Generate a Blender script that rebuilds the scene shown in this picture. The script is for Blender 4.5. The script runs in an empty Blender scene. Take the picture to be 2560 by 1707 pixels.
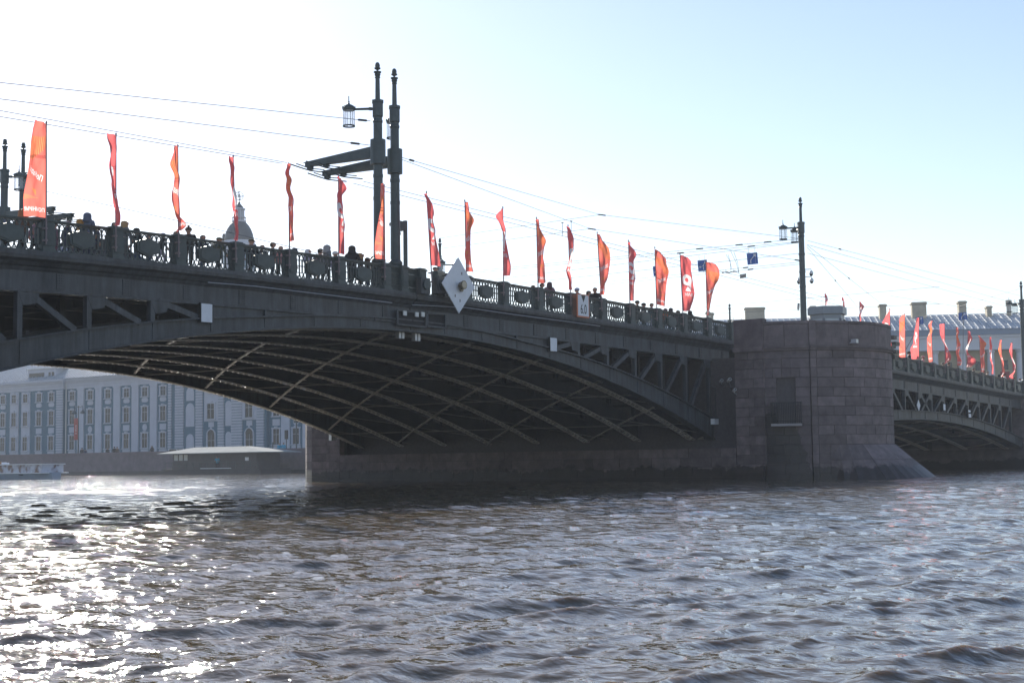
import bpy, bmesh, math, random
import numpy as np
from mathutils import Vector, Matrix

# ------------------------------------------------------------------ camera, world, sun
SC = bpy.context.scene
COL = SC.collection
CAM = np.array([-54.2868, -41.6833, 1.1819])
F_PX, PW, PH = 3690.786, 2560.0, 1707.0
YAW, PIT, ROL = math.radians(35.964), math.radians(4.6576), math.radians(0.7741)
FW = np.array([math.cos(YAW) * math.cos(PIT), math.sin(YAW) * math.cos(PIT), math.sin(PIT)])
_r0 = np.array([math.sin(YAW), -math.cos(YAW), 0.0])
_u0 = np.cross(_r0, FW)
RT = math.cos(ROL) * _r0 - math.sin(ROL) * _u0
UP = np.cross(RT, FW)
UP = math.cos(ROL) * _u0 + math.sin(ROL) * _r0

cam = bpy.data.cameras.new("camera")
cam.lens = 36.0 * F_PX / PW
cam.sensor_width = 36.0
cam.sensor_fit = 'HORIZONTAL'
cam.clip_start = 0.1
cam.clip_end = 6000
camo = bpy.data.objects.new("camera", cam)
COL.objects.link(camo)
camo.matrix_world = Matrix(((RT[0], UP[0], -FW[0], CAM[0]), (RT[1], UP[1], -FW[1], CAM[1]), (RT[2], UP[2], -FW[2], CAM[2]), (0, 0, 0, 1)))
SC.camera = camo

SUN_AZ, SUN_EL = math.radians(55.0), math.radians(24.0)
SUN_DIR = Vector((math.cos(SUN_EL) * math.cos(SUN_AZ), math.cos(SUN_EL) * math.sin(SUN_AZ), math.sin(SUN_EL)))
world = bpy.data.worlds.new("World")
SC.world = world
world.use_nodes = True
wn = world.node_tree
for n in list(wn.nodes):
    wn.nodes.remove(n)
sky = wn.nodes.new("ShaderNodeTexSky")
sky.sky_type = 'NISHITA'
sky.sun_disc = False
sky.sun_elevation = SUN_EL
sky.sun_rotation = math.pi / 2 - SUN_AZ
sky.air_density = 1.0
sky.dust_density = 0.18
sky.ozone_density = 1.0
bg = wn.nodes.new("ShaderNodeBackground")
bg.inputs[1].default_value = 0.10
wo = wn.nodes.new("ShaderNodeOutputWorld")
tint = wn.nodes.new("ShaderNodeMix")   # the hue of that afternoon's sky, a little less green than the model's
tint.data_type = 'RGBA'
tint.blend_type = 'MULTIPLY'
tint.inputs[0].default_value = 1.0
tint.inputs[7].default_value = (1.035, 0.975, 1.03, 1)
wn.links.new(sky.outputs[0], tint.inputs[6])
wn.links.new(tint.outputs[2], bg.inputs[0])
wn.links.new(bg.outputs[0], wo.inputs[0])
sunl = bpy.data.lights.new("sun", 'SUN')
sunl.energy = 5.0
sunl.angle = math.radians(0.53)
sunl.color = (1.0, 0.93, 0.82)
suno = bpy.data.objects.new("sun", sunl)
COL.objects.link(suno)
suno.rotation_euler = SUN_DIR.to_track_quat('Z', 'Y').to_euler()
suno.location = SUN_DIR * 300
SC.view_settings.view_transform = 'Standard'
SC.view_settings.look = 'None'
SC.view_settings.gamma = 1.0
SC.view_settings.use_curve_mapping = False
SC.view_settings.exposure = 0.72
SC.render.engine = 'CYCLES'
SC.cycles.use_denoising = True
SC.cycles.max_bounces = 8
SC.cycles.diffuse_bounces = 3
SC.cycles.glossy_bounces = 4
SC.cycles.transparent_max_bounces = 12
SC.cycles.caustics_refractive = False
SC.cycles.sample_clamp_indirect = 12.0
SC.cycles.caustics_reflective = True
SC.cycles.blur_glossy = 1.0

rnd = random.Random(7)
nrnd = np.random.RandomState(7)


def at(px, py, X=None, Y=None, Z=None):
    """a point of the place, from where it is seen (photo pixel) and one known coordinate"""
    d = FW * F_PX + RT * (px - PW / 2) - UP * (py - PH / 2)
    t = (X - CAM[0]) / d[0] if X is not None else (Y - CAM[1]) / d[1] if Y is not None else (Z - CAM[2]) / d[2]
    return CAM + d * t


# ------------------------------------------------------------------ materials
MATS = {}


def mat(name, col, rough=0.6, metal=0.0, noise=0.0, nscale=3.0, bump=0.0, bscale=20.0, rand=0.0, spec=0.5, fn=None):
    if name in MATS:
        return MATS[name]
    m = bpy.data.materials.new(name)
    m.use_nodes = True
    t = m.node_tree
    b = t.nodes["Principled BSDF"]
    b.inputs["Base Color"].default_value = (*col, 1)
    b.inputs["Roughness"].default_value = rough
    b.inputs["Metallic"].default_value = metal
    b.inputs["Specular IOR Level"].default_value = spec
    src = None
    if noise > 0:
        tc = t.nodes.new("ShaderNodeTexCoord")
        nz = t.nodes.new("ShaderNodeTexNoise")
        nz.inputs["Scale"].default_value = nscale
        nz.inputs["Detail"].default_value = 6
        nz.inputs["Roughness"].default_value = 0.65
        t.links.new(tc.outputs["Object"], nz.inputs["Vector"])
        mr = t.nodes.new("ShaderNodeMapRange")
        mr.inputs[1].default_value = 0.3
        mr.inputs[2].default_value = 0.7
        mr.inputs[3].default_value = 1 - noise
        mr.inputs[4].default_value = 1 + noise
        t.links.new(nz.outputs[0], mr.inputs[0])
        src = mr.outputs[0]
    if rand > 0:
        oi = t.nodes.new("ShaderNodeObjectInfo")
        mr2 = t.nodes.new("ShaderNodeMapRange")
        mr2.inputs[3].default_value = 1 - rand
        mr2.inputs[4].default_value = 1 + rand
        t.links.new(oi.outputs["Random"], mr2.inputs[0])
        if src is not None:
            mm = t.nodes.new("ShaderNodeMath")
            mm.operation = 'MULTIPLY'
            t.links.new(src, mm.inputs[0])
            t.links.new(mr2.outputs[0], mm.inputs[1])
            src = mm.outputs[0]
        else:
            src = mr2.outputs[0]
    if src is not None:
        mx = t.nodes.new("ShaderNodeMix")
        mx.data_type = 'RGBA'
        mx.blend_type = 'MULTIPLY'
        mx.inputs[0].default_value = 1
        mx.inputs[6].default_value = (*col, 1)
        t.links.new(src, mx.inputs[7])
        t.links.new(mx.outputs[2], b.inputs["Base Color"])
    if bump > 0:
        tc2 = t.nodes.new("ShaderNodeTexCoord")
        n2 = t.nodes.new("ShaderNodeTexNoise")
        n2.inputs["Scale"].default_value = bscale
        n2.inputs["Detail"].default_value = 5
        t.links.new(tc2.outputs["Object"], n2.inputs["Vector"])
        bp = t.nodes.new("ShaderNodeBump")
        bp.inputs["Strength"].default_value = bump
        bp.inputs["Distance"].default_value = 0.03
        t.links.new(n2.outputs[0], bp.inputs["Height"])
        t.links.new(bp.outputs[0], b.inputs["Normal"])
    if fn:
        fn(m, t, b)
    MATS[name] = m
    return m


def streak_fn(m, t, b):
    """rain streaks and rubbed patches down the paint"""
    src = b.inputs["Base Color"].links[0].from_socket
    g = t.nodes.new("ShaderNodeNewGeometry")
    mp = t.nodes.new("ShaderNodeMapping")
    mp.inputs["Scale"].default_value = (2.6, 2.6, 0.22)
    t.links.new(g.outputs["Position"], mp.inputs[0])
    nz = t.nodes.new("ShaderNodeTexNoise")
    nz.inputs["Scale"].default_value = 1.6
    nz.inputs["Detail"].default_value = 7
    nz.inputs["Roughness"].default_value = 0.7
    t.links.new(mp.outputs[0], nz.inputs["Vector"])
    cr = t.nodes.new("ShaderNodeValToRGB")
    e = cr.color_ramp.elements
    e[0].position, e[0].color = 0.36, (0.62, 0.56, 0.52, 1)
    e[1].position, e[1].color = 0.62, (1.15, 1.15, 1.16, 1)
    t.links.new(nz.outputs[0], cr.inputs[0])
    mx = t.nodes.new("ShaderNodeMix")
    mx.data_type = 'RGBA'
    mx.blend_type = 'MULTIPLY'
    mx.inputs[0].default_value = 1
    t.links.new(src, mx.inputs[6])
    t.links.new(cr.outputs[0], mx.inputs[7])
    t.links.new(mx.outputs[2], b.inputs["Base Color"])


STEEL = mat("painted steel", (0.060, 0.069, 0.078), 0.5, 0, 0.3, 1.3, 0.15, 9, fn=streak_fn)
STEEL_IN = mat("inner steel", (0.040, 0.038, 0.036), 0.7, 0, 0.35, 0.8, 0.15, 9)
LACING = mat("glitter lit lacing steel", (0.45, 0.43, 0.40), 0.42, 0.2, 0.3, 0.5)  # pale tone paints in the sun glitter thrown up by the river
BRACE = mat("bracing steel", (0.20, 0.19, 0.17), 0.6, 0, 0.25, 2.0)
IRON = mat("cast iron", (0.055, 0.075, 0.075), 0.45, 0, 0.25, 3)
LAMPIRON = mat("lamp post paint", (0.045, 0.066, 0.070), 0.42, 0, 0.25, 2)
ASPHALT = mat("asphalt", (0.06, 0.06, 0.06), 0.9, 0, 0.2, 4)
DARK = mat("dark void", (0.015, 0.015, 0.017), 0.8)
WHITE = mat("white paint", (0.78, 0.79, 0.80), 0.5, 0, 0.08, 2.5)
PLATEW = mat("white plate", (0.72, 0.75, 0.80), 0.45, 0, 0.07, 3)
GALV = mat("galvanised", (0.5, 0.52, 0.54), 0.4, 0.6)
BLACK = mat("black", (0.02, 0.02, 0.02), 0.5)
REDP = mat("red paint", (0.6, 0.05, 0.04), 0.5)
ORANGEF = mat("orange frame", (0.62, 0.20, 0.10), 0.5)
BLUES = mat("sign blue", (0.02, 0.11, 0.42), 0.4)
GLASSD = mat("window glass", (0.035, 0.04, 0.045), 0.25, 0, 0, spec=0.35)
WIRE = mat("wire", (0.10, 0.10, 0.11), 0.5)


def granite_fn(stain):
    def fn(m, t, b):
        # tide line and a damp patch: shapes of their own on the stone, in the place's coordinates
        src = b.inputs["Base Color"].links[0].from_socket
        g = t.nodes.new("ShaderNodeNewGeometry")
        sx = t.nodes.new("ShaderNodeSeparateXYZ")
        t.links.new(g.outputs["Position"], sx.inputs[0])
        nz = t.nodes.new("ShaderNodeTexNoise")
        nz.inputs["Scale"].default_value = 0.8
        nz.inputs["Detail"].default_value = 8
        nz.inputs["Roughness"].default_value = 0.68
        t.links.new(g.outputs["Position"], nz.inputs["Vector"])
        h = t.nodes.new("ShaderNodeMath")
        h.operation = 'MULTIPLY_ADD'
        h.inputs[1].default_value = 1.9
        h.inputs[2].default_value = -0.25
        t.links.new(nz.outputs[0], h.inputs[0])
        hs = h.outputs[0]
        if stain:
            h.inputs[1].default_value = 4.2
            h.inputs[2].default_value = -1.5
            nz.inputs["Scale"].default_value = 0.9
            nz.inputs["Roughness"].default_value = 0.7
            mr = t.nodes.new("ShaderNodeMapRange")
            mr.interpolation_type = 'SMOOTHSTEP'
            mr.inputs[1].default_value = -6.3
            mr.inputs[2].default_value = -5.2
            mr.inputs[3].default_value = 0.0
            mr.inputs[4].default_value = 3.2
            t.links.new(sx.outputs[1], mr.inputs[0])
            a = t.nodes.new("ShaderNodeMath")
            t.links.new(hs, a.inputs[0])
            t.links.new(mr.outputs[0], a.inputs[1])
            hs = a.outputs[0]
        d = t.nodes.new("ShaderNodeMath")
        d.operation = 'SUBTRACT'
        t.links.new(sx.outputs[2], d.inputs[0])
        t.links.new(hs, d.inputs[1])
        st = t.nodes.new("ShaderNodeMapRange")
        st.interpolation_type = 'SMOOTHSTEP'
        st.inputs[1].default_value = -0.10
        st.inputs[2].default_value = 0.10
        st.inputs[3].default_value = 0.22
        st.inputs[4].default_value = 1.0
        t.links.new(d.outputs[0], st.inputs[0])
        mx = t.nodes.new("ShaderNodeMix")
        mx.data_type = 'RGBA'
        mx.blend_type = 'MULTIPLY'
        mx.inputs[0].default_value = 1
        t.links.new(src, mx.inputs[6])
        t.links.new(st.outputs[0], mx.inputs[7])
        t.links.new(mx.outputs[2], b.inputs["Base Color"])
        rg = t.nodes.new("ShaderNodeMapRange")
        rg.inputs[1].default_value = 0.22
        rg.inputs[2].default_value = 1.0
        rg.inputs[3].default_value = 0.45
        rg.inputs[4].default_value = 0.75
        t.links.new(st.outputs[0], rg.inputs[0])
        t.links.new(rg.outputs[0], b.inputs["Roughness"])
    return fn


GRAN = mat("pink granite", (0.150, 0.120, 0.122), 0.75, 0, 0.34, 1.7, 0.5, 22, 0.27, fn=granite_fn(False))
GRANS = mat("stained granite", (0.14, 0.113, 0.118), 0.75, 0, 0.26, 2.2, 0.4, 26, 0.22, fn=granite_fn(True))
MORTAR = mat("mortar", (0.09, 0.08, 0.085), 0.9, 0, 0.2, 5, fn=granite_fn(False))
QUAYST = mat("quay granite", (0.17, 0.135, 0.15), 0.75, 0, 0.2, 0.8, 0.2, 10, 0.1)


# ------------------------------------------------------------------ mesh builder
class MB:
    def __init__(s):
        s.v, s.f, s.m = [], [], []
        s.cur = 0

    def add(s, vs, fs):
        o = len(s.v)
        s.v.extend([tuple(map(float, p)) for p in vs])
        s.f.extend([tuple(i + o for i in f) for f in fs])
        s.m.extend([s.cur] * len(fs))
        return s

    def hexa(s, p):  # 8 points: bottom 4 ccw, top 4 ccw
        return s.add(p, [(3, 2, 1, 0), (4, 5, 6, 7), (0, 1, 5, 4), (1, 2, 6, 5), (2, 3, 7, 6), (3, 0, 4, 7)])

    def box(s, x0, x1, y0, y1, z0, z1):
        return s.hexa([(x0, y0, z0), (x1, y0, z0), (x1, y1, z0), (x0, y1, z0), (x0, y0, z1), (x1, y0, z1), (x1, y1, z1), (x0, y1, z1)])

    def bar(s, p, q, w, h, up=(0, 0, 1)):
        p, q, up = np.array(p, float), np.array(q, float), np.array(up, float)
        d = q - p
        d /= np.linalg.norm(d) + 1e-9
        a = np.cross(d, up)
        if np.linalg.norm(a) < 1e-4:
            a = np.cross(d, (1, 0, 0))
        a /= np.linalg.norm(a)
        b = np.cross(a, d)
        a, b = a * w / 2, b * h / 2
        return s.hexa([p - a - b, p + a - b, q + a - b, q - a - b, p - a + b, p + a + b, q + a + b, q - a + b])

    def tube(s, pts, r, n=8, cap=True):
        pts = [np.array(p, float) for p in pts]
        rs = r if isinstance(r, (list, tuple)) else [r] * len(pts)
        vs, fs = [], []
        ref = None
        for i, p in enumerate(pts):
            d = pts[min(i + 1, len(pts) - 1)] - pts[max(i - 1, 0)]
            d /= np.linalg.norm(d) + 1e-9
            if ref is None:
                ref = np.cross(d, (0, 0, 1)) if abs(d[2]) < 0.9 else np.cross(d, (1, 0, 0))
            a = ref - d * (ref @ d)
            a /= np.linalg.norm(a) + 1e-9
            ref = a
            b = np.cross(d, a)
            for k in range(n):
                th = 2 * math.pi * k / n
                vs.append(p + (a * math.cos(th) + b * math.sin(th)) * rs[i])
        for i in range(len(pts) - 1):
            for k in range(n):
                k2 = (k + 1) % n
                fs.append((i * n + k, i * n + k2, (i + 1) * n + k2, (i + 1) * n + k))
        if cap:
            fs.append(tuple(range(n - 1, -1, -1)))
            fs.append(tuple((len(pts) - 1) * n + k for k in range(n)))
        return s.add(vs, fs)

    def lathe(s, prof, c=(0, 0, 0), n=14, sx=1, sy=1, a0=0.0):
        vs, fs = [], []
        for r, z in prof:
            for k in range(n):
                th = a0 + 2 * math.pi * k / n
                vs.append((c[0] + r * sx * math.cos(th), c[1] + r * sy * math.sin(th), c[2] + z))
        for i in range(len(prof) - 1):
            for k in range(n):
                k2 = (k + 1) % n
                fs.append((i * n + k, i * n + k2, (i + 1) * n + k2, (i + 1) * n + k))
        fs.append(tuple(range(n - 1, -1, -1)))
        fs.append(tuple((len(prof) - 1) * n + k for k in range(n)))
        return s.add(vs, fs)

    def prism(s, poly, ev, org=(0, 0, 0), ax=(1, 0, 0), ay=(0, 0, 1)):
        """2D polygon (ax, ay plane) extruded by vector ev"""
        o, ax, ay, ev = (np.array(k, float) for k in (org, ax, ay, ev))
        a = [o + ax * x + ay * y for x, y in poly]
        b = [p + ev for p in a]
        n = len(poly)
        fs = [tuple(range(n - 1, -1, -1)), tuple(range(n, 2 * n))] + [(i, (i + 1) % n, n + (i + 1) % n, n + i) for i in range(n)]
        return s.add(a + b, fs)

    def sweep(s, prof, path):
        """open/closed profile of (y,z) swept along a path of (x, y0, z0) stations"""
        n = len(prof)
        vs, fs = [], []
        for (x, y0, z0) in path:
            for (y, z) in prof:
                vs.append((x, y0 + y, z0 + z))
        for i in range(len(path) - 1):
            for k in range(n):
                k2 = (k + 1) % n
                fs.append((i * n + k, i * n + k2, (i + 1) * n + k2, (i + 1) * n + k))
        fs.append(tuple(range(n)))
        fs.append(tuple((len(path) - 1) * n + k for k in range(n - 1, -1, -1)))
        return s.add(vs, fs)

    def strip(s, xs, zlo, zhi, y0, y1):
        """a plate between two height functions, from y0 to y1"""
        vs, fs = [], []
        for x in xs:
            vs += [(x, y0, zlo(x)), (x, y1, zlo(x)), (x, y1, zhi(x)), (x, y0, zhi(x))]
        for i in range(len(xs) - 1):
            for k in range(4):
                k2 = (k + 1) % 4
                fs.append((i * 4 + k, (i + 1) * 4 + k, (i + 1) * 4 + k2, i * 4 + k2))
        fs.append((0, 1, 2, 3))
        L = (len(xs) - 1) * 4
        fs.append((L + 3, L + 2, L + 1, L))
        return s.add(vs, fs)

    def mesh(s, name, mats, off=(0, 0, 0), smooth=False):
        me = bpy.data.meshes.new(name)
        o = np.array(off, float)
        me.from_pydata([tuple(np.array(p) - o) for p in s.v], [], s.f)
        for k in (mats if isinstance(mats, (list, tuple)) else [mats]):
            me.materials.append(k)
        me.polygons.foreach_set("material_index", s.m)
        if smooth:
            me.polygons.foreach_set("use_smooth", [True] * len(s.f))
        bm = bmesh.new()
        bm.from_mesh(me)
        bmesh.ops.recalc_face_normals(bm, faces=bm.faces)
        bm.to_mesh(me)
        bm.free()
        me.update()
        return me

    def build(s, name, mats, parent=None, smooth=False, org=None):
        """world-space verts; the parent's stored origin is subtracted"""
        off = ORG.get(parent.name, (0, 0, 0)) if parent else (org or (0, 0, 0))
        me = s.mesh(name, mats, off, smooth)
        o = bpy.data.objects.new(name, me)
        COL.objects.link(o)
        if parent:
            o.parent = parent
            ORG[o.name] = off
        elif org:
            o.location = org
            ORG[o.name] = tuple(org)
        return o


ORG = {}


def place(name, me, parent=None, loc=(0, 0, 0), rot=(0, 0, 0), scale=None):
    o = bpy.data.objects.new(name, me)
    COL.objects.link(o)
    if parent:
        o.parent = parent
    o.location = loc
    o.rotation_euler = rot
    if scale:
        o.scale = scale
    return o


def thing(name, label, cat, loc=(0, 0, 0), rotz=0.0, group=None):
    o = bpy.data.objects.new(name, None)
    COL.objects.link(o)
    o.empty_display_size = 0.3
    o.location = loc
    o.rotation_euler = (0, 0, rotz)
    o["label"] = label
    o["category"] = cat
    if group:
        o["group"] = group
    ORG[o.name] = tuple(loc)
    return o


def tag(o, label, cat, group=None):
    o["label"] = label
    o["category"] = cat
    if group:
        o["group"] = group
    return o


def wload(parent, P):
    return tuple(np.array(P) - np.array(ORG[parent.name]))


_TXT = {}


def text_mesh(body, size=1.0, bold=0.02):
    """flat text as (verts2d, faces)"""
    key = (body, size, bold)
    if key in _TXT:
        return _TXT[key]
    cu = bpy.data.curves.new("txt", 'FONT')
    cu.body = body
    cu.size = size
    cu.align_x = 'CENTER'
    cu.align_y = 'CENTER'
    cu.offset = bold
    cu.resolution_u = 3
    ob = bpy.data.objects.new("txt", cu)
    COL.objects.link(ob)
    dg = bpy.context.evaluated_depsgraph_get()
    dg.update()
    me = bpy.data.meshes.new_from_object(ob.evaluated_get(dg))
    bm = bmesh.new()
    bm.from_mesh(me)
    bmesh.ops.triangulate(bm, faces=bm.faces)
    vs = [(v.co.x, v.co.y) for v in bm.verts]
    bm.verts.index_update()
    fs = [tuple(v.index for v in f.verts) for f in bm.faces]
    bm.free()
    bpy.data.objects.remove(ob)
    bpy.data.meshes.remove(me)
    _TXT[key] = (vs, fs)
    return vs, fs


def holed_plate(outer, holes, depth):
    """polygon with holes in a 2D plane, given thickness: (verts3d(x,y,z=thickness axis), faces)"""
    cu = bpy.data.curves.new("plate", 'CURVE')
    cu.dimensions = '2D'
    cu.fill_mode = 'BOTH'
    cu.extrude = depth / 2
    for poly in [outer] + holes:
        sp = cu.splines.new('POLY')
        sp.points.add(len(poly) - 1)
        for i, (x, y) in enumerate(poly):
            sp.points[i].co = (x, y, 0, 1)
        sp.use_cyclic_u = True
    ob = bpy.data.objects.new("plate", cu)
    COL.objects.link(ob)
    dg = bpy.context.evaluated_depsgraph_get()
    dg.update()
    me = bpy.data.meshes.new_from_object(ob.evaluated_get(dg))
    vs = [tuple(v.co) for v in me.vertices]
    fs = [tuple(p.vertices) for p in me.polygons]
    bpy.data.objects.remove(ob)
    bpy.data.meshes.remove(me)
    return vs, fs


# ------------------------------------------------------------------ bridge profile
_px = np.array([-45, -25, -15, -3, 10, 25.7, 38, 51, 65, 83, 106], float)
_pz = np.array([8.6, 9.38, 9.70, 9.88, 9.77, 9.41, 9.05, 8.68, 8.40, 7.90, 7.2], float)
_pc = np.polyfit(_px, _pz, 4)


def ztop(x):
    return float(np.polyval(_pc, x))


def zb(x):
    return ztop(x) - 1.15


def arch_c(x):
    return 7.0 - 0.006 * (x + 4.4) ** 2


def arch_ct(x):
    return arch_c(x) + 0.10 + 0.0365 * max(abs(x + 4.4), 9.0)


def arch_r(x):
    return 4.07 - 0.00365 * (x - 57.3) ** 2


def arch_rt(x):
    return arch_r(x) + 0.58 + 0.0095 * abs(x - 57.3)


def gird(x):
    return ztop(x) - 2.45


def lin(a, b, n):
    return [a + (b - a) * i / (n - 1) for i in range(n)]


# ================================================================== WATER
def build_water():
    rs = [2.5]
    while rs[-1] < 420:
        rs.append(rs[-1] * (1 + (0.0060 if rs[-1] < 130 else 0.012)))
    rs = np.array(rs)
    th = np.linspace(YAW - 0.44, YAW + 0.44, 900)
    R, T = np.meshgrid(rs, th, indexing='ij')
    X = CAM[0] + R * np.cos(T)
    Y = CAM[1] + R * np.sin(T)
    Z = np.zeros_like(X)
    DX = np.zeros_like(X)
    DY = np.zeros_like(X)
    cell = np.maximum(R * 0.0060, R * (0.88 / 900))
    wr = np.random.RandomState(11)
    N = 170
    for i in range(N):
        lam = 0.12 * (4.5 / 0.12) ** ((i + wr.rand()) / N)
        k = 2 * math.pi / lam
        ang = math.radians(236) + wr.normal(0, 0.5)
        steep = 0.020 if lam < 0.28 else (0.020 if lam < 1.0 else (0.010 if lam < 2.0 else 0.006))
        a = steep / k * (0.5 + wr.rand())
        ph = wr.rand() * 6.283
        cx, cy = math.cos(ang), math.sin(ang)
        fade = np.clip((lam / cell - 1.2) / 1.4, 0, 1)
        A = a * fade
        # gusts: short waves come and go over the surface
        if lam < 1.6:
            g = 0.55 + 0.6 * np.sin(X * 0.11 + 1.3 * np.sin(Y * 0.07 + i)) * np.sin(Y * 0.13 + 1.1 * np.sin(X * 0.05 + 2 * i))
            A = A * np.clip(g + 0.45, 0.25, 1.5)
        p = k * (X * cx + Y * cy) + ph
        Z += A * np.cos(p)
        s = A * np.sin(p)
        DX -= 1.2 * s * cx
        DY -= 1.2 * s * cy
    nr, nt = X.shape
    co = np.stack([X + DX, Y + DY, Z - 0.03], -1).reshape(-1, 3)
    idx = np.arange(nr * nt).reshape(nr, nt)
    q = np.stack([idx[:-1, :-1], idx[1:, :-1], idx[1:, 1:], idx[:-1, 1:]], -1).reshape(-1, 4)
    # the rest of the river: a coarse sheet, just below the troughs
    base = len(co)
    co = np.vstack([co, np.array([(-450, -450, -0.75), (106.5, -450, -0.75), (106.5, 450, -0.75), (-450, 450, -0.75)])])
    q = np.vstack([q, np.array([[base, base + 1, base + 2, base + 3]])])
    me = bpy.data.meshes.new("water")
    me.vertices.add(len(co))
    me.vertices.foreach_set("co", co.astype(np.float32).ravel())
    me.loops.add(len(q) * 4)
    me.loops.foreach_set("vertex_index", q.astype(np.int32).ravel())
    me.polygons.add(len(q))
    me.polygons.foreach_set("loop_start", np.arange(0, len(q) * 4, 4, dtype=np.int32))
    me.polygons.foreach_set("loop_total", np.full(len(q), 4, dtype=np.int32))
    me.polygons.foreach_set("use_smooth", np.ones(len(q), dtype=bool))
    me.update()
    me.validate()

    def fn(m, t, b):
        b.inputs["IOR"].default_value = 1.42
        # peaty river water: light that enters a crest comes out of its shaded face, brownish
        b.inputs["Subsurface Weight"].default_value = 0.9
        b.inputs["Subsurface Radius"].default_value = (1.0, 0.72, 0.42)
        b.inputs["Subsurface Scale"].default_value = 0.30
        g = t.nodes.new("ShaderNodeNewGeometry")
        mp = t.nodes.new("ShaderNodeMapping")
        mp.inputs["Rotation"].default_value = (0, 0, -math.radians(56))
        mp.inputs["Scale"].default_value = (1.0, 0.6, 1.0)
        t.links.new(g.outputs["Position"], mp.inputs[0])
        n1 = t.nodes.new("ShaderNodeTexNoise")
        n1.inputs["Scale"].default_value = 9.0
        n1.inputs["Detail"].default_value = 4
        n2 = t.nodes.new("ShaderNodeTexNoise")
        n2.inputs["Scale"].default_value = 2.4
        n2.inputs["Detail"].default_value = 4
        t.links.new(mp.outputs[0], n1.inputs["Vector"])
        t.links.new(mp.outputs[0], n2.inputs["Vector"])
        b1 = t.nodes.new("ShaderNodeBump")
        b1.inputs["Strength"].default_value = 0.50
        b1.inputs["Distance"].default_value = 0.03
        b2 = t.nodes.new("ShaderNodeBump")
        b2.inputs["Strength"].default_value = 0.38
        b2.inputs["Distance"].default_value = 0.22
        t.links.new(n1.outputs[0], b1.inputs["Height"])
        t.links.new(n2.outputs[0], b2.inputs["Height"])
        t.links.new(b2.outputs[0], b1.inputs["Normal"])
        t.links.new(b1.outputs[0], b.inputs["Normal"])
    W = mat("river water", (0.125, 0.100, 0.062), 0.045, fn=fn)
    me.materials.append(W)
    o = bpy.data.objects.new("water", me)
    COL.objects.link(o)
    o["kind"] = "structure"


build_water()

# ground of the far bank
m = MB().box(106.6, 450, -450, 450, 0.5, 2.6)
g = m.build("quay_ground", mat("quay paving", (0.16, 0.15, 0.15), 0.9, 0, 0.2, 0.5))
g["kind"] = "structure"

# thin haze volume, added to lift the darks as lens glare does
hz = MB().box(-460, 460, -460, 460, -1.9, 56.0)
HAZE = bpy.data.materials.new("added veil haze")
HAZE.use_nodes = True
_t = HAZE.node_tree
for _n in list(_t.nodes):
    if _n.type != 'OUTPUT_MATERIAL':
        _t.nodes.remove(_n)
_pv = _t.nodes.new("ShaderNodeVolumePrincipled")
_pv.inputs["Color"].default_value = (0.80, 0.89, 1.0, 1)
_pv.inputs["Density"].default_value = 0.00036
_pv.inputs["Anisotropy"].default_value = 0.15
_t.links.new(_pv.outputs[0], _t.nodes["Material Output"].inputs["Volume"])
ho = hz.build("haze", HAZE)
ho["kind"] = "stuff"

# embankment wall
ew = thing("embankment_wall", "long reddish granite embankment wall under the blue palace on the far bank", "wall", (106.4, 150, 0))
MB().box(106.4, 107.0, -60, 330, -1.2, 2.05).build("wall_face", QUAYST, ew)
MB().box(106.52, 106.95, -60, 330, 2.05, 3.45).build("parapet", QUAYST, ew)
MB().box(106.42, 107.05, -60, 330, 3.45, 3.68).build("coping", QUAYST, ew)
MB().box(106.32, 107.0, -60, 330, -1.2, 0.5).build("base_course", mat("wet quay granite", (0.05, 0.045, 0.05), 0.5, 0, 0.3, 0.8), ew)


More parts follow.
